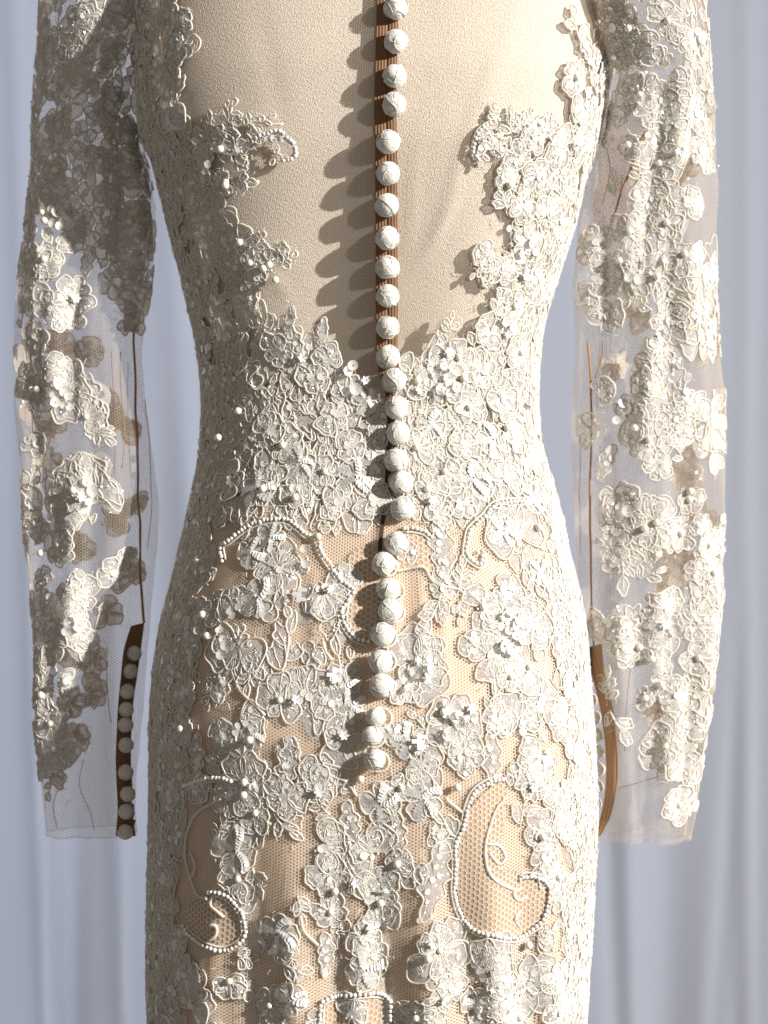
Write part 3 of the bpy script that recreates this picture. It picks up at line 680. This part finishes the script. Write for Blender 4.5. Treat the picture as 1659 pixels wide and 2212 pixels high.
SKP = [[(330, 1110), (1265, 1100), (1275, 2230), (325, 2230)]]
GAPS = [[(485, 1165), (560, 1140), (545, 1250), (520, 1290), (470, 1290)], [(590, 1320), (700, 1330), (740, 1400), (690, 1440), (650, 1350), (600, 1350), (560, 1440), (530, 1420)], [(835, 1235), (935, 1235), (910, 1400), (850, 1420)], [(940, 1370), (1010, 1300), (1020, 1420), (1080, 1500), (1000, 1540), (950, 1450)],
 [(1020, 1115), (1090, 1100), (1070, 1260), (1040, 1270)], [(1110, 1475), (1165, 1460), (1190, 1500), (1110, 1530)], [(980, 1720), (1100, 1680), (1150, 1790), (1195, 1900), (1190, 2000), (1100, 2040), (980, 1970), (960, 1850)], [(390, 1730), (490, 1715), (455, 1900), (545, 1950), (545, 2055), (395, 2055)],
 [(560, 1790), (670, 1790), (680, 1960), (640, 2000), (570, 1960)], [(870, 1900), (905, 1960), (890, 2215), (850, 2215), (845, 2050)], [(640, 2080), (690, 2040), (690, 2140), (660, 2205)], [(770, 1200), (830, 1200), (820, 1390), (760, 1390)], [(470, 1590), (440, 1680), (420, 1560), (430, 1480)], [(700, 2165), (840, 2160), (840, 2215), (700, 2215)], [(780, 1150), (850, 1100), (860, 1680), (780, 1680)]]
def keep(pl): return [(f, v) for f, v in pl if not any(inside(g, *[np.array([x]) for x in uvof(f, v)])[0] for g in GAPS)]
def uvof(f, v):
    P, _ = body.at(np.array([f]), np.array([v])); k = S*(D+P[0, 1])/D
    return P[0, 0]/k+829.5, 1106-P[0, 2]/k
filling(body, keep(scatter(body, SKP, 80)), dress, R=(20, 34), k=(2, 3), stretch=1.1)
# beaded scrolls and stems
def pts(s): return [tuple(map(float, a.split(','))) for a in s.split()]
def scroll_obj(s, name='beaded_scroll', **k):
    pc = Piece(); scroll(pc, body, pts(s), **k); return finish(pc, name, dress)
scroll_obj('481,1215 481,1182 500,1166 531,1142 554,1132 588,1123 614,1126 640,1137 666,1155 687,1171 695,1189 708,1210 724,1234 739,1257 760,1273 755,1296 742,1320 742,1346 755,1369 773,1382 797,1390')
scroll_obj('1175,1085 1120,1086 1070,1093 1044,1114 1026,1135 1016,1150 1008,1171 1008,1192 1018,1210 1034,1218 1042,1202 1031,1192')
scroll_obj('447,1939 457,1926 477,1926 500,1942 520,1966 533,1992 533,2019 513,2039 483,2049 443,2042 413,2019 397,1996')
scroll_obj('1083,1682 1053,1692 1026,1712 1010,1746 1000,1782 983,1826 983,1872 983,1926 996,1969 1026,2002 1066,2022 1103,2026 1126,2022 1156,2002 1176,1979 1186,1949 1186,1912 1166,1896 1139,1892 1119,1899')
scroll_obj('693,2230 690,2179 700,2159 740,2149 790,2142 836,2152 843,2179 846,2230')
scroll_obj('553,297 573,287 600,283 620,293 633,310 638,327 633,340 613,350', off=5)
scroll_obj('1075,262 1063,267 1036,283 1023,307 1020,330 1030,343', off=5)
scroll_obj('400,1700 440,1684 480,1678 500,1690')
scroll_obj('1160,1090 1190,1130 1205,1180 1218,1240 1235,1300', beads=4.2)
scroll_obj('870,1143 890,1140 915,1152 935,1165', beads=4.5)
for s in ('477,1726 427,1752 407,1792 403,1846 410,1892 430,1932 447,1936', '857,1234 888,1225 914,1228 932,1252 956,1267 987,1273 1005,1288', '1091,1722 1068,1751 1053,1786 1047,1824 1044,1848 1053,1883 1074,1909 1109,1918',
          '1050,1824 1074,1827 1091,1854 1074,1865 1056,1839', '504,1450 520,1490 545,1520 575,1548', '720,1680 745,1690 770,1720', '960,1728 985,1745 1003,1755', '490,230 500,250 520,265 560,268 610,272', '505,395 525,405 545,404 556,388', '410,1840 425,1870 415,1895',
          '1126,1919 1108,1930 1120,1945 1136,1934', '1123,1972 1110,1985 1122,2000', '480,1980 465,1970 456,1950 460,1936', '452,2000 468,1998 468,2020 455,2030', '700,1390 705,1410 720,1425', '1150,1455 1180,1475 1195,1490', '1062,1450 1064,1490 1070,1510', '650,1980 655,2010 690,2040'):
    pc = Piece(); scroll(pc, body, pts(s), beads=0, cr=3.6, h=3.5); finish(pc, 'lace_stem', dress)
# open honeycomb ground inside the scrolls
def ground(poly):
    pc = Piece(); F, q = path_on(body, pts(poly)); o = spline(q, 5, True)
    fill(pc, F, o, h=0, m='open_lining', base=1.6, rings=(0, .2, .4, .6, .8, 1.0)); fill(pc, F, o, h=0, m='coarse_net', base=3.2, rings=(0, .2, .4, .6, .8, 1.0)); return finish(pc, 'open_net_ground', dress)
ground('447,1939 477,1926 520,1966 533,2010 483,2049 413,2019 405,1960')
ground('1080,1690 1015,1746 985,1826 985,1926 1026,2002 1103,2026 1170,1990 1186,1912 1119,1905 1074,1909 1044,1848 1053,1786 1091,1722')
ground('862,1150 910,1150 950,1190 960,1260 914,1228 860,1230')
ground('755,1200 815,1190 820,1370 780,1385 745,1330 760,1273')
ground('700,2165 740,2152 830,2155 840,2230 700,2230')
ground('480,1090 560,1080 620,1090 600,1122 520,1140')
# loose big sequins, flower sequins and pearls: objects of their own
def seq_mesh(r, petals=0, sides=18, name='sequin', m='sequin'):
    a = np.arange(sides)/sides*2*np.pi; V, fs = [], []
    for rr, h in ((1, .20), (.72, .10), (.16, .0)):
        ro = np.full(sides, rr)
        if petals and rr > .2: ro = rr*(.80+.2*np.cos(petals*a))
        ple = .035*np.cos(a*9) if (not petals and rr > .5) else 0
        V.append(np.column_stack([ro*np.cos(a), ro*np.sin(a), h+ple+0*a]))
    V = np.vstack(V)*r*S; i = np.arange(sides); j = (i+1) % sides
    q = np.vstack([np.stack([i, j, sides+j, sides+i], 1), np.stack([sides+i, sides+j, 2*sides+j, 2*sides+i], 1)])
    return make_mesh(name, V, [(q, 0)], [m])
SQ = [seq_mesh(13), seq_mesh(11), seq_mesh(9)]; SQF = seq_mesh(11, 6, 24, 'flower_sequin', 'white_sequin')
bv, bt, bq = ball_template(14, 10)
PEARL = make_mesh('pearl', bv*8*S, [(bt, 0), (bq, 0)], ['pearl'])
def place(me, name, parent, surf, u, v, h, tilt=.25, near=True):
    f0, v0 = surf.locate(u, v, near); P, n = surf.at(np.array([f0]), np.array([v0]), h*S)
    o = link(name, me, parent, tuple(P[0])); nn = Vector(n[0])+Vector(rng.normal(0, tilt, 3))
    o.rotation_euler = nn.to_track_quat('Z', 'Y').to_euler()
    return o
SEQ = '''1083,1335 1094,1325 1111,1347 1107,1356 1096,1366 1122,1381 1109,1379 1091,1390 1086,1400 1099,1408 898,1452 922,1445 896,1465 922,1460 883,1486 662,1187 661,1218 480,1362 492,1382 486,1415 497,1398 960,1522 972,1530 985,1545 975,1555 990,1560 962,1540 950,1590 970,1587
955,790 975,795 985,805 940,810 965,815 980,835 950,840 965,850 945,855 1140,520 1120,545 1150,540 1085,690 1100,705 470,1500 615,1300 750,800 765,790 770,840'''
for s in SEQ.split():
    u, v = map(float, s.split(',')); place(SQ[int(rng.integers(0, 3))], 'sequin', dress, body, u, v, rng.uniform(9, 15), .28)
for s in '646,1514 690,1706 746,1590 912,1425 1017,1530 905,840 970,760 1090,720 840,1915 770,1905 935,2035 948,2160 1068,2130 1040,2170 930,1085 715,1275 790,820 655,770 1180,640 1130,590 1260,200 560,1690 480,1595 800,2000 1150,1700'.split():
    u, v = map(float, s.split(',')); place(SQF, 'flower_sequin', dress, body, u, v, 12, .25)
for s in '455,1375 529,1715 958,1542 1154,1142 720,1925 826,1944 926,2066 1170,1806 478,322 492,398 575,580 600,605 545,1600 570,1060 640,1075 1000,820 1090,930 780,1680 1140,2040 985,1700 300,60 460,750 480,950 520,890 1100,400 690,1165'.split():
    u, v = map(float, s.split(',')); place(PEARL, 'pearl', dress, body, u, v, 11, 0)

def cross_mesh():
    V, q = [], []
    for x0, y0, x1, y1 in ((-4, -16, 4, 16), (4, -14, 13, -6), (4, 6, 15, 13), (-15, -3, -4, 5)):
        b = len(V)
        for z in (0, 1.2):
            V += [(x0, y0, z), (x1, y0, z), (x1, y1, z), (x0, y1, z)]
        q += [(b+4, b+5, b+6, b+7), (b+3, b+2, b+1, b), (b, b+1, b+5, b+4), (b+1, b+2, b+6, b+5), (b+2, b+3, b+7, b+6), (b+3, b, b+4, b+7)]
    return make_mesh('cross_sequin', np.array(V)*S, [(np.array(q), 0)], ['white_sequin'], smooth=False)
CQ = cross_mesh()
for s_ in ('653,1291', '726,1462', '908,1598'):
    u, v = map(float, s_.split(',')); o = place(CQ, 'cross_sequin', dress, body, u, v, 13, .12)
# ------------------------------------------------------------------ sleeves
def sleeve(surf, motifs, faint, label, fr):
    sv = link('sleeve', surf.mesh('sleeve', ['sleeve_net'], frange=fr, step=(2, 1)), dress); sv['label'] = label
    for ent in motifs.replace('\n', ';').split(';'):
        t = ent.split(); 
        if t: motif(surf, sv, t[0], float(t[1]), float(t[2]), float(t[3]), float(t[4]) if len(t) > 4 else None, cr=2.1)
    for ent in faint.replace('\n', ';').split(';'):
        t = ent.split()
        if t: motif(surf, sv, t[0], float(t[1]), float(t[2]), float(t[3]), near=False, cr=2.0)
    return sv
slL = sleeve(sleeveL, '''F 255 30 40;F 165 60 44;L 150 130 34 0;F 150 195 44;F 245 130 38;F 245 210 36;F 220 270 36;F 130 300 34;F 130 280 30;F 300 110 36;F 320 190 34;F 280 290 30;F 110 120 34;F 130 420 50;F 120 370 30;F 150 500 36;F 95 560 34;F 165 640 44;F 150 690 36;F 110 660 32;F 140 800 46;F 140 850 60;F 185 900 42;L 210 940 34 150;F 70 840 34;F 190 1040 60;F 185 1090 46;F 120 1060 44;F 150 1120 36;F 90 1140 30;F 130 1180 36;F 165 1290 52;F 180 1350 46;F 140 1330 40;F 100 1390 40;F 155 1470 22;F 90 1500 38;F 110 1560 42;F 120 1620 40;L 115 1700 30 180;F 90 1250 30
F 270 560 48;F 280 480 44;F 240 420 36;F 270 690 30;F 230 500 36;F 290 620 34;F 215 350 34;F 270 380 30;V 190 570 36 0;F 250 1240 38;F 280 1210 30;F 90 460 32;F 85 740 30;F 80 960 30''',
 '''F 230 880 44;F 260 930 36;F 280 1080 34;F 240 1120 36;F 290 1240 30;F 160 1400 44;F 200 1420 40;F 150 1520 42;F 190 1500 34;F 160 1600 36;F 100 1000 36;F 200 760 34;F 120 760 40;F 110 940 36;F 230 1320 34;F 120 1660 34;F 170 1180 40''', 'sheer beaded sleeve on the shaded side', (-.5, .5))
slR = sleeve(sleeveR, '''T 1262 20 26;T 1270 80 26;L 1290 55 30 0;T 1300 20 28;T 1345 120 28;L 1330 10 30 20;T 1288 140 24;F 1275 30 36;F 1290 100 34;F 1305 165 32;F 1320 60 34;F 1300 225 28;F 1400 300 44;F 1358 315 30;F 1332 245 34;F 1425 352 40;L 1385 365 30 20;F 1345 215 30;L 1310 300 26 10;F 1440 280 36;L 1330 400 28 0;F 1440 40 48;F 1490 100 42;F 1400 110 40;F 1380 200 42;F 1440 220 46;F 1500 240 44;F 1460 320 40;F 1515 330 34;F 1360 60 40;F 1330 120 30;F 1400 430 50;F 1440 480 40;F 1490 440 30;F 1480 550 42;F 1340 560 48;F 1300 600 44;F 1310 680 42;F 1290 520 36;F 1380 600 40;F 1360 500 36;F 1440 700 46;F 1450 640 42;F 1430 760 34;L 1405 780 42 0;F 1400 830 36;F 1490 860 44;F 1460 910 48;F 1350 900 46;F 1300 850 36;F 1270 930 40;F 1400 950 46;F 1420 1005 34;V 1310 1000 40 20;F 1490 1080 30;F 1350 1100 50;F 1420 1130 46;F 1470 1150 36;F 1330 1150 34;L 1350 1220 46 160;F 1330 1210 36;L 1400 1240 34 60;F 1310 1345 42;F 1400 1340 48;F 1440 1310 34;F 1380 1400 42;F 1420 1440 36;L 1330 1560 40 160;L 1310 1480 36 0;F 1395 1510 28;F 1500 1350 44;F 1510 1420 38;F 1460 1500 40;F 1440 1610 46;F 1470 1660 40;F 1465 1740 38;F 1480 1570 34;F 1530 600 30;F 1540 720 34;F 1540 900 30;F 1540 1000 30;F 1530 1180 36;F 1540 1240 30''',
 '''F 1480 640 44;F 1500 760 44;F 1420 860 40;F 1500 960 44;F 1480 1030 40;F 1450 1200 48;F 1500 1230 40;F 1440 1270 36;F 1520 1120 34;F 1400 380 40;F 1480 380 40;F 1360 680 40;F 1500 1480 36;F 1420 1540 36;F 1380 1180 40;F 1330 780 34;F 1500 1640 36''', 'sheer beaded sleeve on the sunlit side', (-.5, .5))
PL = [[(70, -100), (400, -100), (390, 60), (330, 200), (300, 330), (325, 420), (325, 620), (290, 700), (210, 560), (190, 470), (60, 560)], [(1300, -100), (1520, -100), (1530, 350), (1450, 360), (1400, 260), (1320, 180)]]
filling(sleeveL, scatter(sleeveL, PL[:1]+[[(45, 560), (100, 560), (95, 900), (60, 920)], [(50, 1020), (120, 1020), (120, 1180), (60, 1200)], [(60, 1300), (120, 1290), (120, 1480), (150, 1600), (90, 1680), (60, 1500)], [(90, 800), (150, 770), (210, 830), (220, 930), (150, 910)], [(100, 1040), (180, 1000), (250, 1040), (210, 1120), (110, 1150)], [(130, 1280), (190, 1260), (210, 1350), (160, 1400)]], 40), slL, R=(22, 32), k=(2, 3))
filling(sleeveR, scatter(sleeveR, PL[1:]+[[(1470, 600), (1560, 600), (1560, 760), (1470, 740)], [(1480, 850), (1560, 850), (1560, 960), (1500, 950)], [(1500, 1130), (1560, 1130), (1540, 1480), (1470, 1500), (1500, 1250)], [(1430, 1560), (1530, 1540), (1500, 1760), (1440, 1760)], [(1330, 560), (1400, 560), (1390, 660), (1320, 700), (1260, 680), (1255, 520)], [(1380, 400), (1460, 420), (1500, 560), (1450, 640), (1400, 560)], [(1390, 760), (1500, 820), (1480, 1000), (1400, 1000), (1370, 880)], [(1300, 1060), (1480, 1100), (1470, 1180), (1320, 1190)], [(1300, 1350), (1460, 1290), (1430, 1450), (1350, 1400)]], 50), slR, R=(24, 40), k=(2, 3), stretch=1.1)
for s in '112,452 125,462 135,470 118,485 130,495 145,480 150,488 122,830 140,845 150,860 138,875 120,870 155,880 185,1040 200,1062 188,1085 175,1095 230,205 262,235 245,225 225,228 118,1290 130,1310 150,1345 165,1350 145,1365'.split():
    u, v = map(float, s.split(',')); place(SQ[int(rng.integers(0, 3))], 'sequin', slL, sleeveL, u, v, rng.uniform(8, 14), .3)
for s in '145,210 120,190 165,642 175,1075 72,1090 265,300'.split():
    u, v = map(float, s.split(',')); place(SQF, 'flower_sequin', slL, sleeveL, u, v, 12, .25)
for s in '98,482 85,840 142,1475 95,1195 160,1060'.split():
    u, v = map(float, s.split(',')); place(PEARL, 'pearl', slL, sleeveL, u, v, 10, 0)
for s in '1500,68 1510,78 1370,210 1385,215 1395,205 1395,570 1400,560 1360,600 1380,605 1372,615 1390,622 1350,870 1358,885 1345,895 1330,905 1345,1095 1360,1105 1345,1115 1375,1110 1445,1340 1455,1360'.split():
    u, v = map(float, s.split(',')); place(SQ[int(rng.integers(0, 3))], 'sequin', slR, sleeveR, u, v, rng.uniform(8, 14), .3)
for s in '1465,320 1420,720 1440,560 1430,1350'.split():
    u, v = map(float, s.split(',')); place(SQF, 'flower_sequin', slR, sleeveR, u, v, 12, .25)
for s in '1415,600 1375,925 1390,1140 1410,1420 1490,1060 1425,1480'.split():
    u, v = map(float, s.split(',')); place(PEARL, 'pearl', slR, sleeveR, u, v, 10, 0)
# tan underarm gussets
MAT['tan_net'] = net_material('tan_net', (.58, .40, .25), .0023, -.35, .45, .62, .22, transl=.5)
MATS.append('tan_net'); MI['tan_net'] = len(MATS)-1
for surf, par, pl in ((sleeveR, slR, '1305,200 1360,240 1420,300 1400,400 1370,470 1330,560 1290,520 1280,440 1292,380 1296,300'), (sleeveL, slL, '215,290 300,315 318,400 300,480 250,470 205,440 190,360')):
    pc = Piece(); F, q = path_on(surf, pts(pl)); fill(pc, F, spline(q, 5, True), h=0, m='tan_net', base=-2.0, rings=(0, .25, .5, .75, 1.0)); link('underarm_gusset', pc.build('underarm_gusset'), par)
# seams of the sleeves
def seam(surf, parent, s, r=2.4, near=True):
    pc = Piece(); F, q = path_on(surf, pts(s), near); MATS.append('seam') if 'seam' not in MATS else None; MI['seam'] = MATS.index('seam')
    cord(pc, F, spline(q, 6), r, m='seam', lift=1.0); return link('seam' if r > 1 else 'gather_thread', pc.build('seam'), parent)
seam(sleeveL, slL, '290,680 288,740 292,800 294,900 297,1000 298,1100 303,1200 308,1290 310,1345', 3.0)
seam(sleeveL, slL, '260,760 263,850 268,940 262,1010', 1.3)
seam(sleeveR, slR, '1270,740 1276,800 1278,900 1277,1000 1276,1150 1278,1300 1282,1395', 2.6)
for s_ in ('240,760 244,850 250,940 246,1020', '276,780 274,860 280,960 284,1060', '318,860 322,960 326,1060 320,1180', '60,700 58,760 64,830', '66,760 72,900 70,980', '180,1640 172,1700 196,1760 204,1806', '130,1680 118,1730 122,1790', '230,1400 232,1480 240,1560'): seam(sleeveL, slL, s_, .8, near=rng.random() < .6)
for s_ in ('1290,330 1300,400 1292,470', '1310,320 1318,370 1300,440', '1296,745 1290,840 1292,940', '1320,700 1318,760', '1255,900 1252,1050 1256,1200', '1360,1440 1355,1520 1350,1620', '1340,1700 1380,1690 1420,1680', '1545,560 1550,660'): seam(sleeveR, slR, s_, .8, near=rng.random() < .6)
seam(sleeveR, slR, '1300,740 1303,770 1285,820', 1.3)
seam(sleeveR, slR, '1398,285 1375,320 1360,370 1340,420 1325,475', 2.6)

# ------------------------------------------------------------------ placket, buttons
def ribbon(name, parent, poly_l, poly_r, surf, h, m, cols=6, near=True, bulge=1.5):
    l = spline(np.array(poly_l, float), 8); r = spline(np.array(poly_r, float), 8); n = min(len(l), len(r)); V, UV = [], []
    for i in range(n):
        for j in range(cols+1):
            t = j/cols; p = l[i]*(1-t)+r[i]*t; f0, v0 = surf.locate(p[0], p[1], near)
            # continuous coordinates: correct the grid snap along x
            P, nn = surf.at(np.array([f0]), np.array([v0]), (h+bulge*math.sin(math.pi*t))*S)
            k = S*(D+P[0, 1])/D
            V.append(((p[0]-829.5)*k, P[0, 1], (1106-p[1])*k)); UV.append((t*np.linalg.norm(r[i]-l[i])*S, -p[1]*S))
    V = np.array(V).reshape(n, cols+1, 3)
    V[:, :, 1] = np.apply_along_axis(lambda a: np.convolve(np.pad(a, 3, 'edge'), np.ones(7)/7, 'valid'), 0, V[:, :, 1])
    V = V.reshape(-1, 3)
    a = np.arange(n-1)[:, None]*(cols+1); c = np.arange(cols)
    q = np.stack([a+c, a+c+1, a+cols+2+c, a+cols+1+c], -1).reshape(-1, 4)
    return link(name, make_mesh(name, V, [(q[:, ::-1], 0)], [m], UV), parent)
vv = np.linspace(-60, 1100, 32)
cx = np.interp(vv, [-60, 0, 230, 300, 700, 790, 860, 950, 1060, 1180], [840, 838, 832, 834, 836, 836, 845, 846, 838, 826])
def wdt(v): return np.interp(v, [-60, 700, 790, 850, 1180], [24, 24, 22, 10, 8])
plk = ribbon('button_placket', dress, np.column_stack([cx-wdt(vv), vv]), np.column_stack([cx+2, vv]), body, 2.5, 'tape')
ribbon('placket_edge', plk, np.column_stack([cx+3.5, vv]), np.column_stack([cx+wdt(vv)*.98, vv]), body, 3.5, 'tape')
ribbon('placket_gap', plk, np.column_stack([cx-2, vv]), np.column_stack([cx+6, vv]), body, 1.4, 'gap', 2, bulge=0)
# added strip from the placket down to the form, keeps sun from passing beneath
nr = 60; vr = np.linspace(-60, 830, nr); cr_ = np.interp(vr, vv, cx); wl = wdt(vr); Vf = []
for t in np.linspace(0, 1, 4):
    for a_, b_, w0 in zip(cr_, vr, wl):
        uu = a_-w0*.85
        fb, vb = body.locate(uu, b_); Pb, nb = body.at(np.array([fb]), np.array([vb])); ff, vf2 = form.locate(uu+6, b_); Pf, nf_ = form.at(np.array([ff]), np.array([vf2]), .0003)
        Vf.append(Pb[0]*(1-t)+Pf[0]*t)
ii = np.arange(3)[:, None]*nr+np.arange(nr-1)[None, :]
link('placket_light_block', make_mesh('placket_light_block', Vf, [(np.stack([ii, ii+1, ii+nr+1, ii+nr], -1).reshape(-1, 4), 0)], ['seam']), plk)
vg = np.linspace(820, 1190, 20); cg = np.interp(vg, [820, 900, 1000, 1060, 1150, 1300, 1500], [838, 842, 838, 836, 824, 812, 806])
ribbon('placket_gap', plk, np.column_stack([cg-5, vg]), np.column_stack([cg+4, vg]), body, 5.0, 'gap', 2, bulge=0)

def button_mesh(seed, R):
    r = np.random.default_rng(seed); v, t, q = ball_template(28, 18); v = v.copy()
    # soft facets where the cloth is gathered over the form
    for _ in range(16):
        d = r.normal(size=3); d /= np.linalg.norm(d); c = r.uniform(.90, .975); s = v@d; v = v-np.outer(np.maximum(s-c, 0)*.85, d)
    v[:, 2] *= .86
    pc = Piece(); pc.v.append(v*R*S); pc.uv.append(np.zeros((len(v), 2))); pc.n = len(v)
    V = [v*R*S]; faces = [(t, 0), (q, 0)]; n = len(v)
    # raised threads of the lace that covers it
    for _ in range(int(r.integers(5, 9))):
        d = r.normal(size=3); d /= np.linalg.norm(d); off = r.uniform(-.6, .6)
        a = np.cross(d, [.3, .5, .8]); a /= np.linalg.norm(a); b = np.cross(d, a)
        k = 26; th = np.linspace(0, r.uniform(2.0, 6.0), k)+r.uniform(0, 6)
        wob = off+.10*np.sin(th*r.integers(2, 5)+r.uniform(0, 6)); rr = np.sqrt(np.maximum(0, 1-wob**2))
        p = (np.outer(np.cos(th)*rr, a)+np.outer(np.sin(th)*rr, b)+np.outer(wob, d))*.985; p[:, 2] *= .86
        T = np.gradient(p, axis=0); T /= np.linalg.norm(T, axis=1, keepdims=True); Nn = p/np.linalg.norm(p, axis=1, keepdims=True); B = np.cross(T, Nn)
        w_ = .06; s4 = np.stack([p+Nn*.01+B*w_, p+Nn*.075, p+Nn*.01-B*w_], 1)*R*S
        i = np.arange(k-1)[:, None]*3+np.arange(2)[None, :]
        f = np.stack([i, i+1, i+4, i+3], -1).reshape(-1, 4)+n
        V.append(s4.reshape(-1, 3)); faces.append((f, 0)); n += k*3
    return make_mesh('button', np.vstack(V), faces, ['button'])
BM = [button_mesh(40+i, 1.0) for i in range(9)]
BT = '855,18 855,90 853,164 851,226 839,307 838,374 836,444 836,514 837,578 838,640 837,707 839,770 852,821 857,881 860,935 857,995 867,1042 870,1100 857,1174 829,1219 839,1273 842,1319 827,1371 822,1429 825,1482 812,1549 804,1590 810,1641'
for i, s in enumerate(BT.split()):
    u, v = map(float, s.split(',')); R = 24 if v < 1500 else 21
    if 1540 < v < 1600: R = 20
    f0, v0 = body.locate(u, v); P, n = body.at(np.array([f0]), np.array([v0]), (17 if v < 800 else 22)*S)
    k = S*(D+P[0, 1])/D
    o = link('button', BM[i % 9], dress, ((u-829.5)*k, P[0, 1], (1106-v)*k)); o.scale = (R, R, R)
    nn = Vector(n[0])+Vector(rng.normal(0, .12, 3)); o.rotation_mode = 'QUATERNION'; o.rotation_quaternion = nn.to_track_quat('Z', 'Y')
    # the cloth loop that holds it
    pc = Piece(); F = body.mapper(f0, v0)
    a = np.linspace(-1.9, 1.9, 14); cord(pc, F, np.column_stack([6+25*np.cos(a) if v > 1190 else -8-0*a-18*np.cos(a), 3+20*np.sin(a), np.full(14, 7.0)]), 2.6)
    if v > 760: link('button_loop', pc.build('button_loop'), o).matrix_parent_inverse = o.matrix_basis.inverted()
m, nt, p, o = principled('cuff_tape_lit', (.30, .165, .08), .75); MAT['cuff_tape_lit'] = m  # brown tape in a lighter tone, sunlight put into the right cuff's colour
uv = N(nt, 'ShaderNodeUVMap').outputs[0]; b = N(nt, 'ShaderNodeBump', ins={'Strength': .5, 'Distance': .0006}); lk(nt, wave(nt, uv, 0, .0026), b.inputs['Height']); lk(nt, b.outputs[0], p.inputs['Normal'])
# cuffs
def cuff(surf, parent, pl_, pr_, btn, R, matn, zoff, m2='tape'):
    st = ribbon('cuff_placket', parent, pl_, pr_, surf, 3.0, matn, 5)
    for i, (u, v) in enumerate(btn):
        f0, v0 = surf.locate(u, v); P, n = surf.at(np.array([f0]), np.array([v0]), zoff*S); k = S*(D+P[0, 1])/D
        o = link('cuff_button', BM[(i*2) % 9], parent, ((u-829.5)*k, P[0, 1], (1106-v)*k)); o.scale = (R, R, R)
        nn = Vector(n[0])+Vector((rng.normal(0, .2), -1.0, rng.normal(0, .2))); o.rotation_mode = 'QUATERNION'; o.rotation_quaternion = nn.to_track_quat('Z', 'Y')
    return st
cuff(sleeveL, slL, [(283, 1352), (268, 1400), (262, 1450), (254, 1540), (250, 1650), (254, 1740), (250, 1806)], [(312, 1345), (305, 1400), (298, 1450), (286, 1540), (283, 1650), (288, 1740), (294, 1806)],
     pts('290,1412 281,1450 275,1494 273,1533 271,1566 272,1610 271,1668 276,1715 272,1753 271,1798'), 16.5, 'tape', 12)
cuff(sleeveR, slR, [(1262, 1400), (1276, 1450), (1294, 1520), (1305, 1590), (1309, 1650), (1307, 1710), (1297, 1765), (1280, 1806)], [(1300, 1390), (1306, 1450), (1322, 1520), (1332, 1590), (1335, 1650), (1330, 1710), (1318, 1765), (1296, 1806)],
     pts('1260,1436 1268,1474 1277,1512 1285,1550 1289,1588 1292,1625 1293,1662 1290,1700 1285,1735'), 15, 'cuff_tape_lit', -1)
# hems of the sleeves
for surf, par, v in ((sleeveL, slL, 1800), (sleeveR, slR, 1806)):
    pc = Piece(); f = np.linspace(-.5, .5, 90); P, n = surf.at(f, np.full(90, float(v)), np.zeros(90))
    MI['seam'] = MATS.index('seam')
    V = np.concatenate([P+n*.0004, P+n*.0004+np.array([0, 0, .0016])]); i = np.arange(89)
    link('hem', make_mesh('hem', V, [(np.stack([i, i+1, i+91, i+90], 1), 0)], ['sleeve_net'], np.column_stack([np.tile(f*.2, 2), V[:, 2]])), par)
print('parts', counts, 'tris', sum(len(m_.loops)-2*len(m_.polygons) for m_ in bpy.data.meshes))
